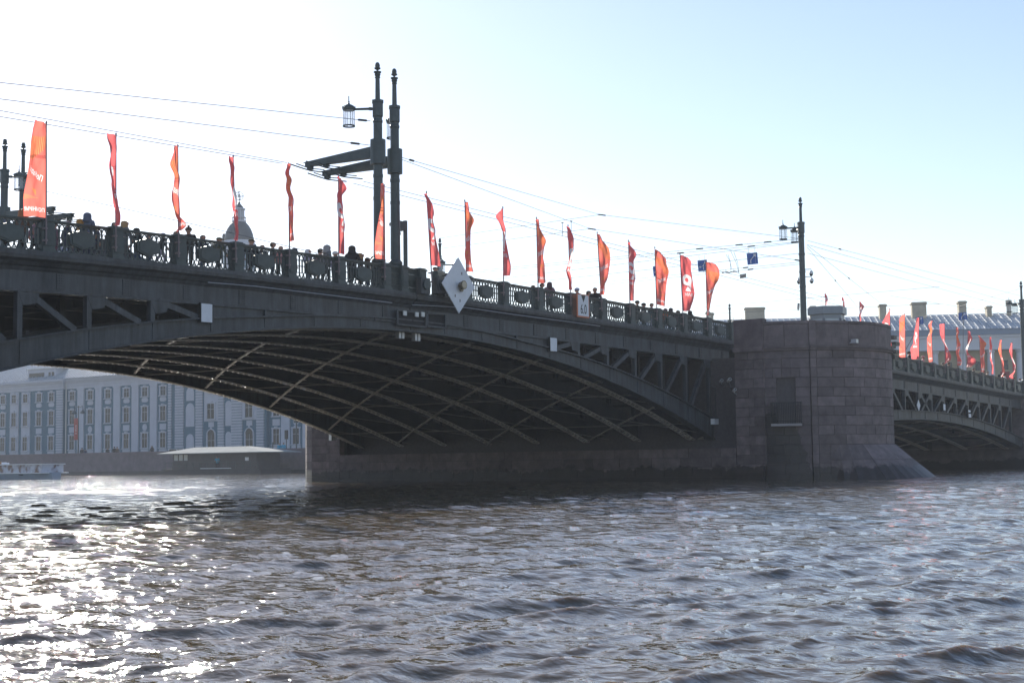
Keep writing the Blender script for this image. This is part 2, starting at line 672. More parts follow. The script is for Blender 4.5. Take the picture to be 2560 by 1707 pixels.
# ================================================================== BRIDGE
def span(name, label, x0, x1, fa, fat, plate, verts, diag_flip, rib_ys, xs_strut, group):
    """one steel span or leaf: facade arches, trusses, deck, inner ribs"""
    xc = (x0 + x1) / 2
    T = thing(name, label, "bridge", (xc, 14, fa(xc)), 0, group)
    n = max(12, int((x1 - x0) / 0.7))
    xs = lin(x0, x1, n)
    # cornice and deck edges
    prof = [(-0.30, 0.02), (0.9, 0.02), (0.9, -0.62), (0.02, -0.62), (-0.04, -0.50), (-0.12, -0.46), (-0.2, -0.34), (-0.34, -0.26), (-0.36, -0.14), (-0.30, -0.12)]
    MB().sweep(prof, [(x, 0, zb(x)) for x in xs]).build("cornice", STEEL, T)
    MB().sweep([(-y, z) for y, z in prof], [(x, 28, zb(x)) for x in xs]).build("cornice", STEEL, T)
    MB().strip(xs, lambda x: zb(x) - 0.45, lambda x: zb(x) + 0.0, 0.95, 27.05).build("deck", ASPHALT, T)
    # sidewalk kerb
    MB().strip(xs, lambda x: zb(x) + 0.002, lambda x: zb(x) + 0.14, 0.45, 3.3).build("sidewalk", ASPHALT, T)
    for y, s in ((0.0, 1), (28.0, -1)):
        MB().strip(xs, gird, lambda x: zb(x) - 0.60, y + 0.06 * s, y + 0.16 * s).build("girder", STEEL, T)
        MB().strip(xs, lambda x: gird(x) - 0.04, lambda x: gird(x) + 0.05, y - 0.03 * s, y + 0.4 * s).build("girder_flange", STEEL, T)
        a = MB().strip(xs, fa, fat, y + 0.05 * s, y + 0.14 * s)
        a.strip(xs, fat, lambda x: fat(x) + 0.06, y - 0.10 * s, y + 0.45 * s)
        a.strip(xs, lambda x: fa(x) - 0.06, fa, y - 0.10 * s, y + 0.45 * s)
        a.build("facade_arch", STEEL, T)
        q = x0 + 1.2
        while q < x1 - 0.6 and s > 0:
            MB().box(q - 0.16, q + 0.16, y + 0.035 * s, y + 0.065 * s, gird(q) + 0.09, zb(q) - 0.66).build("splice_plate", STEEL, T)
            sl = MB()
            for rz in lin(gird(q) + 0.14, zb(q) - 0.72, 6):
                for rx in (-0.11, -0.04, 0.04, 0.11):
                    sl.box(q + rx - 0.016, q + rx + 0.016, y + 0.022 * s, y + 0.036 * s, rz - 0.016, rz + 0.016)
            so_ = sl.build("rivets", STEEL, T)
            so_["kind"] = "stuff"
            am = q + 1.4
            if am < x1 - 0.4:
                MB().strip(lin(am - 0.2, am + 0.2, 3), lambda x: fa(x) + 0.03, lambda x: fat(x) - 0.03, y + 0.025 * s, y + 0.052 * s).build("splice_plate", STEEL, T)
            q += 2.8
        if plate:
            p0, p1 = max(plate[0], x0), min(plate[1], x1)
            px = lin(p0, p1, 14)
            outer = [(x, fat(x) + 0.05) for x in px] + [(x, gird(x) - 0.03) for x in reversed(px)]
            holes = []
            for (hx, hz) in plate[2]:
                if p0 + .5 < hx < p1 - .5 and hz - 0.15 > fat(hx) + 0.1 and hz + 0.15 < gird(hx) - 0.05:
                    holes.append([(hx + 0.42 * math.copysign(abs(math.cos(q)) ** 0.6, math.cos(q)), hz + 0.13 * math.copysign(abs(math.sin(q)) ** 0.6, math.sin(q))) for q in [2 * math.pi * k / 16 for k in range(16)]])
            vs, fs = holed_plate(outer, holes, 0.05)
            mb = MB().add([(vx, y + 0.10 * s + vz, vy) for vx, vy, vz in vs], fs)
            mb.build("web_plate", STEEL, T)
            for sx in plate[3]:
                if p0 <= sx <= p1:
                    MB().box(sx - 0.06, sx + 0.06, y - 0.06 * s, y + 0.06 * s, fat(sx) + 0.06, gird(sx) - 0.05).build("stiffener", STEEL, T)
        for i, vx in enumerate(verts):
            if gird(vx) - fat(vx) < 0.25:
                continue
            MB().box(vx - 0.10, vx + 0.10, y - 0.02 * s, y + 0.2 * s, fat(vx) + 0.06, gird(vx) - 0.04).build("truss_vertical", STEEL, T)
        dd = 2.8
        for i, vx in enumerate(verts):
            if vx < diag_flip:   # falls to the right
                a0, b0 = (vx + 0.3, gird(vx + 0.3) - 0.04), (vx + dd - 0.55, fat(vx + dd - 0.55) + 0.05)
            else:
                a0, b0 = (vx - 0.3, gird(vx - 0.3) - 0.04), (vx - dd + 0.55, fat(vx - dd + 0.55) + 0.05)
            if a0[1] - b0[1] < 0.15 or b0[0] < x0 or b0[0] > x1:
                continue
            mb = MB().bar((a0[0], y + 0.10 * s, a0[1]), (b0[0], y + 0.10 * s, b0[1]), 0.22, 0.22, (0, 1, 0))
            sg = 1 if vx < diag_flip else -1
            mb.prism([(vx - 0.1 * sg, gird(vx) - 0.05), (vx + 0.75 * sg, gird(vx) - 0.05), (vx + 0.62 * sg, gird(vx) - 0.42), (vx + 0.12 * sg, gird(vx) - 0.5)], (0, 0.04 * s, 0), (0, y - 0.03 * s, 0))
            mb.build("truss_diagonal", STEEL, T)
    # inner ribs
    for y in rib_ys:
        rib = MB().strip(xs, lambda x: fa(x) + 0.03, lambda x: fat(x) + 0.15, y - 0.04, y + 0.04)
        if plate:
            pxs = lin(max(plate[0], x0), min(plate[1], x1), 12)
            rib.strip(pxs, lambda x: fat(x) + 0.15, lambda x: zb(x) - 0.46, y - 0.03, y + 0.03)
        for vx in verts:
            rib.box(vx - 0.1, vx + 0.1, y - 0.1, y + 0.1, fat(vx) + 0.15, zb(vx) - 0.46)
        rib.strip(xs, lambda x: zb(x) - 1.3, lambda x: zb(x) - 0.46, y - 0.05, y + 0.05)
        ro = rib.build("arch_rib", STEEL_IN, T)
        # open laced bottom flange: two angles and a zigzag
        fl = MB()
        for e in (-0.26, 0.20):
            fl.strip(xs, lambda x: fa(x) - 0.02, lambda x: fa(x) + 0.02, y + e, y + e + 0.06)
        nx = int((x1 - x0) / 0.42)
        for k in range(nx):
            xa = x0 + (x1 - x0) * k / nx
            xb = x0 + (x1 - x0) * (k + 1) / nx
            for (p, q) in (((xa, -0.22), (xb, 0.22)), ((xa, 0.22), (xb, -0.22))):
                fl.bar((p[0], y + p[1], fa(p[0]) - 0.03), (q[0], y + q[1], fa(q[0]) - 0.03), 0.09, 0.03)
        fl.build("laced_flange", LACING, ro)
    for y in (27.82,):
        fl = MB()
        fl.strip(xs, lambda x: fa(x) - 0.11, lambda x: fa(x) - 0.07, y - 0.2, y + 0.2)
        nx = int((x1 - x0) / 0.42)
        for k in range(nx):
            xa = x0 + (x1 - x0) * k / nx
            xb = x0 + (x1 - x0) * (k + 0.55) / nx
            fl.bar((xa, y - 0.2, fa(xa) - 0.125), (xb, y + 0.2, fa(xb) - 0.125), 0.07, 0.03)
        fl.build("laced_flange", LACING, T)
    # transverse struts and thin lateral bracing at arch level
    ys = [0.2] + list(rib_ys) + [27.8]
    for sx in xs_strut:
        if x0 <= sx <= x1:
            MB().bar((sx, 0.3, fa(sx) + 0.05), (sx, 27.7, fa(sx) + 0.05), 0.06, 0.05).build("cross_strut", BRACE, T)
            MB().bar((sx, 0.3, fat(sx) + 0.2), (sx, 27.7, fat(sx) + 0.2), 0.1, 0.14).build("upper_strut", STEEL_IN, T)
            if zb(sx) - fat(sx) > 1.4:
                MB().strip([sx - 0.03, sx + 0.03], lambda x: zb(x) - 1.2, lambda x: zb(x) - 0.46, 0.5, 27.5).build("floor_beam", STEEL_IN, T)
    # diagonal braces painted sunlit, running on from rib to rib, and thin counter braces
    for k in range(-16, 24):
        segs = []
        for a, b in zip(ys[:-1], ys[1:]):
            xa, xb = 20.1 + 5.55 * k + 0.70 * (a - 28), 20.1 + 5.55 * k + 0.70 * (b - 28)
            if x0 + 0.1 < xa < x1 - 0.1 and x0 + 0.1 < xb < x1 - 0.1:
                segs.append(((xa, a, fa(xa) + 0.04), (xb, b, fa(xb) + 0.04)))
        if segs:
            mb = MB()
            for p, q in segs:
                mb.bar(p, q, 0.13, 0.06)
                c_ = (np.array(p) + np.array(q)) / 2
                mb.box(c_[0] - 0.16, c_[0] + 0.16, c_[1] - 0.16, c_[1] + 0.16, c_[2] - 0.05, c_[2] - 0.03)
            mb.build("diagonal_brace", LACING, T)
    lb = MB()
    for k in range(-26, 30):
        for a, b in zip(ys[:-1], ys[1:]):
            xa, xb = 20.1 + 5.55 * k - 0.70 * (a - 28), 20.1 + 5.55 * k - 0.70 * (b - 28)
            if x0 + 0.1 < xa < x1 - 0.1 and x0 + 0.1 < xb < x1 - 0.1:
                lb.bar((xa, a, fa(xa) + 0.13), (xb, b, fa(xb) + 0.13), 0.06, 0.04)
    lb.build("lateral_bracing", BRACE, T)
    # far wall of the inner space, so that daylight from behind stays out above the deck beams
    return T


HOLES = [(1.37, 7.24), (2.59, 7.42), (4.16, 7.03), (5.5, 7.4), (-1.45, 7.35), (-0.08, 7.42), (-7.12, 7.3), (-8.4, 7.1), (-10.0, 7.35), (-11.34, 7.12), (-12.7, 6.95), (-14.1, 7.1)]
STIFF = [-2.02, 0.75, 3.51, 6.27, -6.8, -10.5, -13.3, -16.3]
RIBS = [1.55, 5.3, 9.05, 12.85, 16.65, 20.45, 24.2]
XJ = -4.4
strC = [XJ - 2.8 - 5.6 * k for k in range(5)][::-1] + [XJ + 2.8 + 5.6 * k for k in range(5)]
span("bridge_leaf", "left half of the grey steel drawbridge arch, ending below the twin lamp posts", -32.5, XJ - 0.02, arch_c, arch_ct,
     (-16.3, 6.27, HOLES, STIFF), [-18.94 - 2.8 * k for k in range(5)][::-1], 50, RIBS, strC, "bridge spans")
span("bridge_leaf", "right half of the grey steel drawbridge arch, landing on the rounded granite pier", XJ + 0.02, 25.6, arch_c, arch_ct,
     (-16.3, 6.27, HOLES, STIFF), [8.97 + 2.8 * k for k in range(6)], -50, RIBS, strC, "bridge spans")
vr = [36.9 + 2.82 * k for k in range(16)]
span("bridge_span", "lower fixed arch span of the bridge beyond the granite pier, at right edge", 33.2, 82.4, arch_r, arch_rt,
     None, vr, 57.0, RIBS, [36.0 + 4.2 * k for k in range(12)], "bridge spans")

# bridge end beyond the second pier, and the deck over the piers
for (a, b, nm, lb) in ((22.6, 33.4, "pier_deck", "short strip of roadway on top of the rounded granite pier"), (82.45, 106.5, "approach_deck", "last stretch of bridge deck running to the far bank at right edge")):
    T = thing(nm, lb, "bridge deck", ((a + b) / 2, 14, zb((a + b) / 2)))
    xs = lin(a + (3.05 if a < 30 else 0), b - (0.25 if a < 30 else 0), 8)
    MB().strip(xs, lambda x: zb(x) - 0.5, lambda x: zb(x) + 0.0, 0.0, 28.0).build("deck", ASPHALT, T)
    if a > 50:
        MB().strip(xs, lambda x: zb(x) - 2.4, lambda x: zb(x) - 0.5, 0.05, 0.3).build("girder", STEEL, T)

# ------------------------------------------------------------------ railings
PED = 0.46
PANEL_L = 2.40


def panel_mesh():
    m = MB()
    L = PANEL_L
    m.box(0, L, -0.09, 0.09, 1.075, 1.13).box(0, L, -0.05, 0.05, 1.045, 1.075)
    m.box(0, L, -0.025, 0.025, 0.825, 0.85)
    m.box(0, L, -0.025, 0.025, 0.285, 0.31)
    m.box(0, L, -0.05, 0.05, 0.03, 0.085)
    n = 15
    st = L / n
    for k in range(n + 1):
        x = min(max(k * st, 0.02), L - 0.02)
        m.box(x - 0.024, x + 0.024, -0.024, 0.024, 0.30, 0.83)
        m.box(x - 0.036, x + 0.036, -0.036, 0.036, 0.545, 0.60)
        m.box(x - 0.034, x + 0.034, -0.034, 0.034, 0.775, 0.805)
    for z0, z1, fl in ((0.85, 1.045, 1), (0.085, 0.285, -1)):
        n2 = 11
        s2 = L / n2
        for k in range(n2):
            xm = (k + 0.5) * s2
            lo, hi = (z0, z1) if fl > 0 else (z1, z0)
            for sg in (-1, 1):
                p0, p1, p2 = (xm, 0, lo), (xm + sg * s2 * 0.14, 0, lo + (hi - lo) * 0.55), (xm + sg * s2 * 0.44, 0, hi)
                m.bar(p0, p1, 0.03, 0.045, (0, 1, 0)).bar(p1, p2, 0.03, 0.04, (0, 1, 0))
            zc = z0 + (z1 - z0) * (0.66 if fl > 0 else 0.34)
            rr = 0.042
            if k % 2 == 0:
                for q in range(8):
                    a, b = 2 * math.pi * q / 8, 2 * math.pi * (q + 1) / 8
                    m.bar((xm + rr * math.cos(a), 0, zc + rr * math.sin(a)), (xm + rr * math.cos(b), 0, zc + rr * math.sin(b)), 0.03, 0.022, (0, 1, 0))
            else:
                m.hexa([(xm - 0.024, -0.015, zc - 0.03), (xm + 0.024, -0.015, zc - 0.03), (xm + 0.024, 0.015, zc - 0.03), (xm - 0.024, 0.015, zc - 0.03),
                        (xm - 0.01, -0.015, zc + 0.05), (xm + 0.01, -0.015, zc + 0.05), (xm + 0.01, 0.015, zc + 0.05), (xm - 0.01, 0.015, zc + 0.05)])
    return m.mesh("railing_panel", IRON)


def medallion_mesh():
    m = MB()
    h, w = 0.34, 0.52
    pol = [(0, -h), (w, -h * 0.52), (w, h * 0.52), (0, h), (-w, h * 0.52), (-w, -h * 0.52)]
    m.prism(pol, (0, 0.15, 0), (0, -0.10, 0))
    m.prism([(x * 0.82, z * 0.82) for x, z in pol], (0, 0.03, 0), (0, -0.128, 0))
    return m.mesh("medallion", IRON)


def pedestal_mesh():
    m = MB()
    w = PED / 2
    m.box(-w - 0.03, w + 0.03, -0.22, 0.22, -0.02, 0.14)
    m.box(-w, w, -0.18, 0.18, 0.14, 1.06)
    m.box(-w + 0.07, w - 0.07, -0.205, -0.18, 0.24, 0.96)
    m.box(-w - 0.03, w + 0.03, -0.22, 0.22, 1.06, 1.14)
    m.box(-w + 0.03, w - 0.03, -0.17, 0.17, 1.14, 1.19)
    return m.mesh("pedestal", IRON)


PM, MM, PDM = panel_mesh(), medallion_mesh(), pedestal_mesh()


def railing(label, peds, nomed=()):
    T = thing("bridge_railing", label, "railing", (peds[0], 0, zb(peds[0])), 0, "railings along the bridge edge")
    for x in peds:
        place("pedestal", PDM, T, wload(T, (x, 0, zb(x))))
    for i, (a, b) in enumerate(zip(peds[:-1], peds[1:])):
        L = b - a - PED
        if L < 0.5:
            continue
        x0 = a + PED / 2
        sl = math.atan2(zb(b) - zb(a), b - a)
        p = place("railing_panel", PM, T, wload(T, (x0, 0, zb(x0))), (0, -sl, 0), (L / PANEL_L, 1, 1))
        if i not in nomed:
            md = place("medallion", MM, p, (PANEL_L / 2, 0, 0.575), (0, 0, 0), (PANEL_L / L, 1, 1))


PEDL = [-6.15 - 2.9 * k for k in range(10)][::-1] + [-5.0, -3.75]
PEDR = [-2.5, -0.38, 2.52] + [2.52 + 2.9 * k for k in range(1, 9)]
PEDS = [51.36 + 2.87 * k for k in range(-6, 18)]
railing("cast iron railing with hexagonal medallions on the left half of the drawbridge", PEDL, (9, 10))
railing("cast iron railing with hexagonal medallions between the white diamond sign and the granite pier", PEDR)
railing("cast iron railing of the far right span, seen at a grazing angle under small flags", PEDS)


# ------------------------------------------------------------------ granite pier
ZC = [7.28, 6.83, 6.28, 5.73, 5.18, 4.64, 4.10, 3.56, 3.02, 2.48, 1.94, 1.40, 0.86, 0.30, -0.70]
PC = np.array([28.0, -2.8])
PCF = np.array([28.0, 29.3])


def nose_pt(phi, R, far=False):
    a = math.radians(phi)
    if far:
        return (PCF[0] - R * math.cos(a), PCF[1] + R * math.sin(a))
    return (PC[0] - R * math.cos(a), PC[1] - R * math.sin(a))


def arc_block(p0, p1, z0, z1, R, th=0.35, far=False, seg=3, R1=None):
    g = 0.011
    dp = math.degrees(g / R)
    m = MB()
    R1 = R if R1 is None else R1
    ps = lin(p0 + dp, p1 - dp, seg)
    vs, fs = [], []
    for p in ps:
        for (rr, z) in ((R - th, z0 + g), (R, z0 + g), (R1, z1 - g), (R1 - th, z1 - g)):
            x, y = nose_pt(p, rr, far)
            vs.append((x, y, z))
    for i in range(seg - 1):
        for k in range(4):
            k2 = (k + 1) % 4
            fs.append((i * 4 + k, i * 4 + k2, (i + 1) * 4 + k2, (i + 1) * 4 + k))
    fs.append((0, 1, 2, 3))
    e = (seg - 1) * 4
    fs.append((e + 3, e + 2, e + 1, e))
    return m.add(vs, fs)


PIER = thing("bridge_pier", "rounded granite bridge pier with a balcony door and sloping cutwater", "bridge pier", (28, 13, 0))


def arc_poly(R, far=False, a0=0, a1=180, n=25):
    return [nose_pt(a, R, far) for a in lin(a0, a1, n)]


core = MB()
poly = arc_poly(5.72)[::1]
core.prism(poly, (0, 0, 8.42), (0, 0, -1.2), (1, 0, 0), (0, 1, 0))
core.prism(arc_poly(5.72, True)[::-1], (0, 0, 8.42), (0, 0, -1.2), (1, 0, 0), (0, 1, 0))
core.box(23.4, 32.6, -2.7, 29.2, -1.25, 7.1)
core.box(22.3, 33.7, -2.79, 29.2, -1.22, 1.78)
core.build("pier_core", MORTAR, PIER)


def put(mb, m=GRAN):
    return mb.build("stone_block", m, PIER)


nb = 0
for ci, (z1, z0) in enumerate(zip(ZC[:-1], ZC[1:])):
    off = (ci % 2) * 7.0
    # rounded nose
    p = 39.6
    first = True
    while p < 149:
        st = rnd.uniform(12.5, 19.5) if not first else (9 + off)
        first = False
        q = min(p + st, 150)
        if 150 - q < 6:
            q = 150
        if not (z0 < 0.8 and 60 < p < 120):
            put(arc_block(p, q, z0, z1, 6.0 + rnd.uniform(-0.008, 0.012)))
        p = q
    # pilaster right of the door
    put(arc_block(36.0, 39.5, z0, z1, 6.05, 0.42, seg=2))
    # recess with door
    cuts = [9.4, 22.6 + (ci % 2) * 3 - 1.5, 35.9]
    if z1 <= 5.73 and z0 >= 2.9:
        cuts = [9.4, 17.6, None, 27.8, 35.9]
    elif 5.73 < z1 <= 6.83:
        cuts = [9.4, 15.5, 20.6, 25.4, 30.5, 35.9] if z1 <= 6.28 else [9.4, 20.6, 25.4, 35.9]
    for a, b in zip(cuts[:-1], cuts[1:]):
        if a is None or b is None:
            continue
        put(arc_block(a, b, z0, z1, 5.94 + rnd.uniform(-0.006, 0.008)), GRANS)
    # flat pilaster at the bridge side
    g = 0.011
    yy = [-2.15, -3.0 - 0.35 * (ci % 2), -3.98]
    for a, b in zip(yy[:-1], yy[1:]):
        put(MB().box(22.0, 22.5, b + g, a - g, z0 + g, z1 - g))
    # far tower
    yf = [28.62, 29.9 - 0.3 * (ci % 2), 31.3]
    for a, b in zip(yf[:-1], yf[1:]):
        put(MB().box(22.0, 22.5, a + g, b - g, z0 + g, z1 - g))
    put(arc_block(19, 50, z0, z1, 6.05, 0.4, True))
# long low ledge on the channel side
for ci, (z1, z0) in enumerate(((1.82, 1.28), (1.28, 0.72), (0.72, 0.16), (0.16, -0.8))):
    y = -2.12 + (ci % 2) * 0.0
    first = True
    while y < 28.5:
        q = min(y + (rnd.uniform(1.6, 2.3) if not first else 1.0 + 0.6 * (ci % 2)), 28.6)
        if 28.6 - q < 0.7:
            q = 28.6
        first = False
        put(MB().box(21.98, 22.45, y + 0.011, q - 0.011, z0 + 0.011, z1 - 0.011))
        y = q
# ledge in front of the first pilaster
for (z1, z0) in ((0.86, 0.3), (0.3, -0.7)):
    put(MB().box(21.72, 21.99, -3.9, -2.2, z0 + 0.011, z1 - 0.011))


def arc_ring(p0, p1, z0, z1, R, th, n=12, far=False, dp=0.12):
    return arc_block(p0, p1, z0, z1, R, th, far, n)


# cornice bands and parapet slabs
for (a, b, R) in ((36.0, 39.6, 6.2), (39.6, 150, 6.16), (9.4, 36.0, 6.12)):
    arc_ring(a, b, 7.27, 7.40, R - 0.05, 0.5, 14).build("cornice_band", GRAN, PIER)
    arc_ring(a, b, 7.39, 7.54, R + 0.03, 0.55, 14).build("cornice_band", GRAN, PIER)
MB().box(21.86, 22.5, -4.0, -2.13, 7.27, 7.54).build("cornice_band", GRAN, PIER)
MB().box(21.9, 22.5, 28.6, 31.4, 7.27, 7.54).build("cornice_band", GRAN, PIER)
pcuts = [39.7, 59, 80, 101, 123, 150]
for a, b in zip(pcuts[:-1], pcuts[1:]):
    arc_block(a, b, 7.54, 8.78, 5.98, 0.4, seg=6).build("parapet_slab", GRAN, PIER)
    arc_block(a, b, 8.78, 8.95, 6.02, 0.48, seg=6).build("parapet_coping", GRAN, PIER)
arc_block(35.8, 39.7, 7.54, 8.97, 6.03, 0.44, seg=2).build("parapet_slab", GRAN, PIER)
for a, b in ((9.4, 22.5), (22.5, 35.8)):
    arc_block(a, b, 7.54, 8.78, 5.96, 0.4, seg=4).build("parapet_slab", GRAN, PIER)
    arc_block(a, b, 8.78, 8.96, 6.0, 0.48, seg=4).build("parapet_coping", GRAN, PIER)
MB().box(22.03, 22.5, -4.0, -2.13, 7.54, 9.15).build("parapet_slab", GRAN, PIER)
MB().box(22.03, 22.5, 28.6, 31.4, 7.54, 8.9).build("parapet_slab", GRAN, PIER)
# cutwater: sloping stones
for i, (a, b) in enumerate(((46, 66), (66, 84), (84, 102), (102, 120), (120, 136))):
    for (z1, z0) in ((1.93, 1.05), (1.05, -0.9)):
        m = MB()
        ps = lin(a + 0.1, b - 0.1, 5)
        vs, fs = [], []
        for p in ps:
            w = max(0.0, 1 - ((p - 92) / 44.0) ** 2) ** 0.8
            for z, inn in ((z0 + 0.01, True), (z0 + 0.01, False), (z1 - 0.01, False), (z1 - 0.01, True)):
                rr = 5.6 if inn else 6.02 + 2.45 * w * (1.95 - z) / 1.95
                x, y = nose_pt(p, rr)
                vs.append((x, y, z))
        for k in range(4):
            for j in range(4):
                j2 = (j + 1) % 4
                fs.append((k * 4 + j, k * 4 + j2, (k + 1) * 4 + j2, (k + 1) * 4 + j))
        fs += [(0, 1, 2, 3), (19, 18, 17, 16)]
        m.add(vs, fs).build("cutwater_stone", GRAN, PIER)
# door, balcony
x0, y0 = nose_pt(22.7, 5.86)
tn = np.array([math.sin(math.radians(22.7)), -math.cos(math.radians(22.7)), 0])   # along the wall, to the right
nn = np.array([-math.cos(math.radians(22.7)), -math.sin(math.radians(22.7)), 0])  # outward
O = np.array([x0, y0, 0])


def wb(mb, s0, s1, d0, d1, z0, z1):
    P = lambda s, d, z: O + tn * s + nn * d + np.array([0, 0, z])
    return mb.hexa([P(s0, d0, z0), P(s1, d0, z0), P(s1, d1, z0), P(s0, d1, z0), P(s0, d0, z1), P(s1, d0, z1), P(s1, d1, z1), P(s0, d1, z1)])


dr = wb(MB(), -0.44, 0.44, -0.42, -0.34, 3.1, 5.62).build("door", mat("door wood", (0.010, 0.010, 0.011), 0.95, spec=0.05), PIER)
f = wb(MB(), -0.44, -0.36, -0.34, -0.26, 3.1, 5.6)
wb(f, 0.36, 0.44, -0.34, -0.26, 3.1, 5.6)
wb(f, -0.36, 0.36, -0.34, -0.26, 5.45, 5.6)
wb(f, -0.03, 0.03, -0.34, -0.28, 3.1, 5.45)
wb(f, -0.36, 0.36, -0.34, -0.28, 4.7, 4.78).build("frame", mat("door frame", (0.03, 0.03, 0.032), 0.8, spec=0.1), dr)
wb(MB(), -0.85, 0.85, -0.1, 0.75, 2.98, 3.12).build("balcony_slab", mat("balcony slab", (0.33, 0.31, 0.31), 0.7), PIER)
b = MB()
for s_ in lin(-0.82, 0.82, 18):
    wb(b, s_ - 0.018, s_ + 0.018, 0.675, 0.71, 3.12, 4.25)
for d_ in lin(0.05, 0.66, 7):
    for s_ in (-0.82, 0.82):
        wb(b, s_ - 0.012, s_ + 0.012, d_ - 0.012, d_ + 0.012, 3.12, 4.25)
wb(b, -0.86, 0.86, 0.665, 0.72, 4.25, 4.33)
wb(b, -0.86, -0.80, -0.05, 0.665, 4.25, 4.33)
wb(b, 0.80, 0.86, -0.05, 0.665, 4.25, 4.33)
wb(b, -0.84, 0.84, 0.68, 0.71, 3.25, 3.29).build("balcony_railing", mat("dark railing", (0.018, 0.02, 0.022), 0.6), PIER)
# platform paving on the pier top
MB().prism(arc_poly(5.5), (0, 0, 0.2), (0, 0, 7.6), (1, 0, 0), (0, 1, 0)).build("platform", ASPHALT, PIER)

# second pier, at the right edge
P2 = thing("bridge_pier", "narrow granite pier at the right edge, end of the lower span", "bridge pier", (85, 14, 0))
m = MB().box(82.5, 87.8, -1.2, 29.2, -1.2, 6.4)
m.box(81.6, 88.6, -2.5, 30.2, -1.2, 1.7)
m.build("pier_core", GRAN, P2)
for (z0, z1) in zip(lin(1.7, 6.3, 10)[:-1], lin(1.7, 6.3, 10)[1:]):
    for a, b in ((-1.35, 3.5), (3.5, 8.5)):
        MB().box(82.3, 82.49, a + 0.01, b - 0.01, z0 + 0.01, z1 - 0.01).build("stone_block", GRAN, P2)
MB().box(82.3, 88.0, -1.4, 0.4, 6.4, zb(85) + 0.05).build("parapet", GRAN, P2)
# left pier, outside the frame but carrying the left leaf
P3 = thing("bridge_pier", "granite pier carrying the left half of the drawbridge", "bridge pier", (-38, 14, 0))
MB().prism([nose_pt(a, 6.0) for a in lin(0, 180, 21)], (0, 0, 10.0), (-66.6, 0, -1.2), (1, 0, 0), (0, 1, 0)).box(-44.6, -32.6, -2.7, 29.2, -1.25, 7.1).build("pier_core", GRAN, P3)

# ------------------------------------------------------------------ lamp posts
GLASS = mat("lantern glass", (0.9, 0.93, 0.96), 0.15)
_g = GLASS.node_tree
_b = _g.nodes["Principled BSDF"]
_tr = _g.nodes.new("ShaderNodeBsdfTransparent")
_mx = _g.nodes.new("ShaderNodeMixShader")
_mx.inputs[0].default_value = 0.22
_g.links.new(_tr.outputs[0], _mx.inputs[1])
_g.links.new(_b.outputs[0], _mx.inputs[2])
_g.links.new(_mx.outputs[0], _g.nodes["Material Output"].inputs[0])


def post_mesh(H, s):
    """tall cast post: z=0 at its foot, H at the tip of the finial"""
    m = MB()
    r = 0.24 * s
    m.lathe([(0.42 * s, 0), (0.42 * s, 0.5), (0.36 * s, 0.6), (0.33 * s, 1.3), (0.38 * s, 1.35), (0.38 * s, 1.45), (r * 1.15, 1.55), (r * 1.12, 2.2), (r, H - 3.6), (r, H - 2.75), (r * 1.12, H - 2.7), (r * 1.12, H - 2.62), (r, H - 2.58), (r * 1.02, H - 2.4)], n=16)
    for z in (H - 3.9, H - 5.1, H - 6.1):
        m.lathe([(r, z - 0.09), (r * 1.14, z - 0.07), (r * 1.14, z + 0.07), (r, z + 0.09)], n=16)
    m.lathe([(r * 1.0, H - 2.5), (0.30 * s, H - 2.44), (0.30 * s, H - 1.86), (0.33 * s, H - 1.84), (0.33 * s, H - 1.72), (0.13 * s, H - 1.70)], n=8, a0=math.pi / 8)
    m.lathe([(0.135 * s, H - 1.72), (0.118 * s, H - 0.72), (0.16 * s, H - 0.70), (0.13 * s, H - 0.64), (0.17 * s, H - 0.56), (0.15 * s, H - 0.50), (0.21 * s, H - 0.47), (0.21 * s, H - 0.43), (0.06 * s, H - 0.40)], n=14)
    return m.mesh("post", LAMPIRON, smooth=False)


def finial_mesh(s):
    return MB().lathe([(0.05 * s, -0.41), (0.05 * s, -0.36), (0.16 * s, -0.31), (0.175 * s, -0.26), (0.12 * s, -0.23), (0.14 * s, -0.17), (0.12 * s, -0.08), (0.07 * s, -0.02), (0.01, 0.0)], n=14).mesh("finial", LAMPIRON)


def lantern_meshes(s):
    c = MB().lathe([(0.012, 0.44), (0.022, 0.42), (0.022, 0.2), (0.05, 0.18), (0.03, 0.12), (0.07, 0.06), (0.20, 0.0), (0.30, -0.10), (0.31, -0.14), (0.30, -0.22), (0.27, -0.24)], n=16)
    for k in range(12):
        a = 2 * math.pi * k / 12
        c.box(0.3 * math.cos(a) - 0.02, 0.3 * math.cos(a) + 0.02, 0.3 * math.sin(a) - 0.02, 0.3 * math.sin(a) + 0.02, -0.15, -0.06)
    cap = c.mesh("lantern", LAMPIRON)
    gl = MB()
    vs, fs = [], []
    n = 16
    for z in (-0.24, -0.94):
        for k in range(n):
            vs.append((0.265 * math.cos(2 * math.pi * k / n), 0.265 * math.sin(2 * math.pi * k / n), z))
    fs = [(k, (k + 1) % n, n + (k + 1) % n, n + k) for k in range(n)]
    glass = gl.add(vs, fs).mesh("glass", GLASS, smooth=True)
    rg = MB()
    for k in range(n):
        a, b = 2 * math.pi * k / n, 2 * math.pi * (k + 1) / n
        rg.bar((0.265 * math.cos(a), 0.265 * math.sin(a), -0.96), (0.265 * math.cos(b), 0.265 * math.sin(b), -0.96), 0.07, 0.06)
    for k in range(6):
        a = 2 * math.pi * k / 6
        rg.bar((0.268 * math.cos(a), 0.268 * math.sin(a), -0.96), (0.268 * math.cos(a), 0.268 * math.sin(a), -0.2), 0.018, 0.018, (1, 0, 0))
    ring = rg.mesh("cage", LAMPIRON)
    return cap, glass, ring


LCAP, LGLASS, LRING = lantern_meshes(1)
BOOM_MESH = None


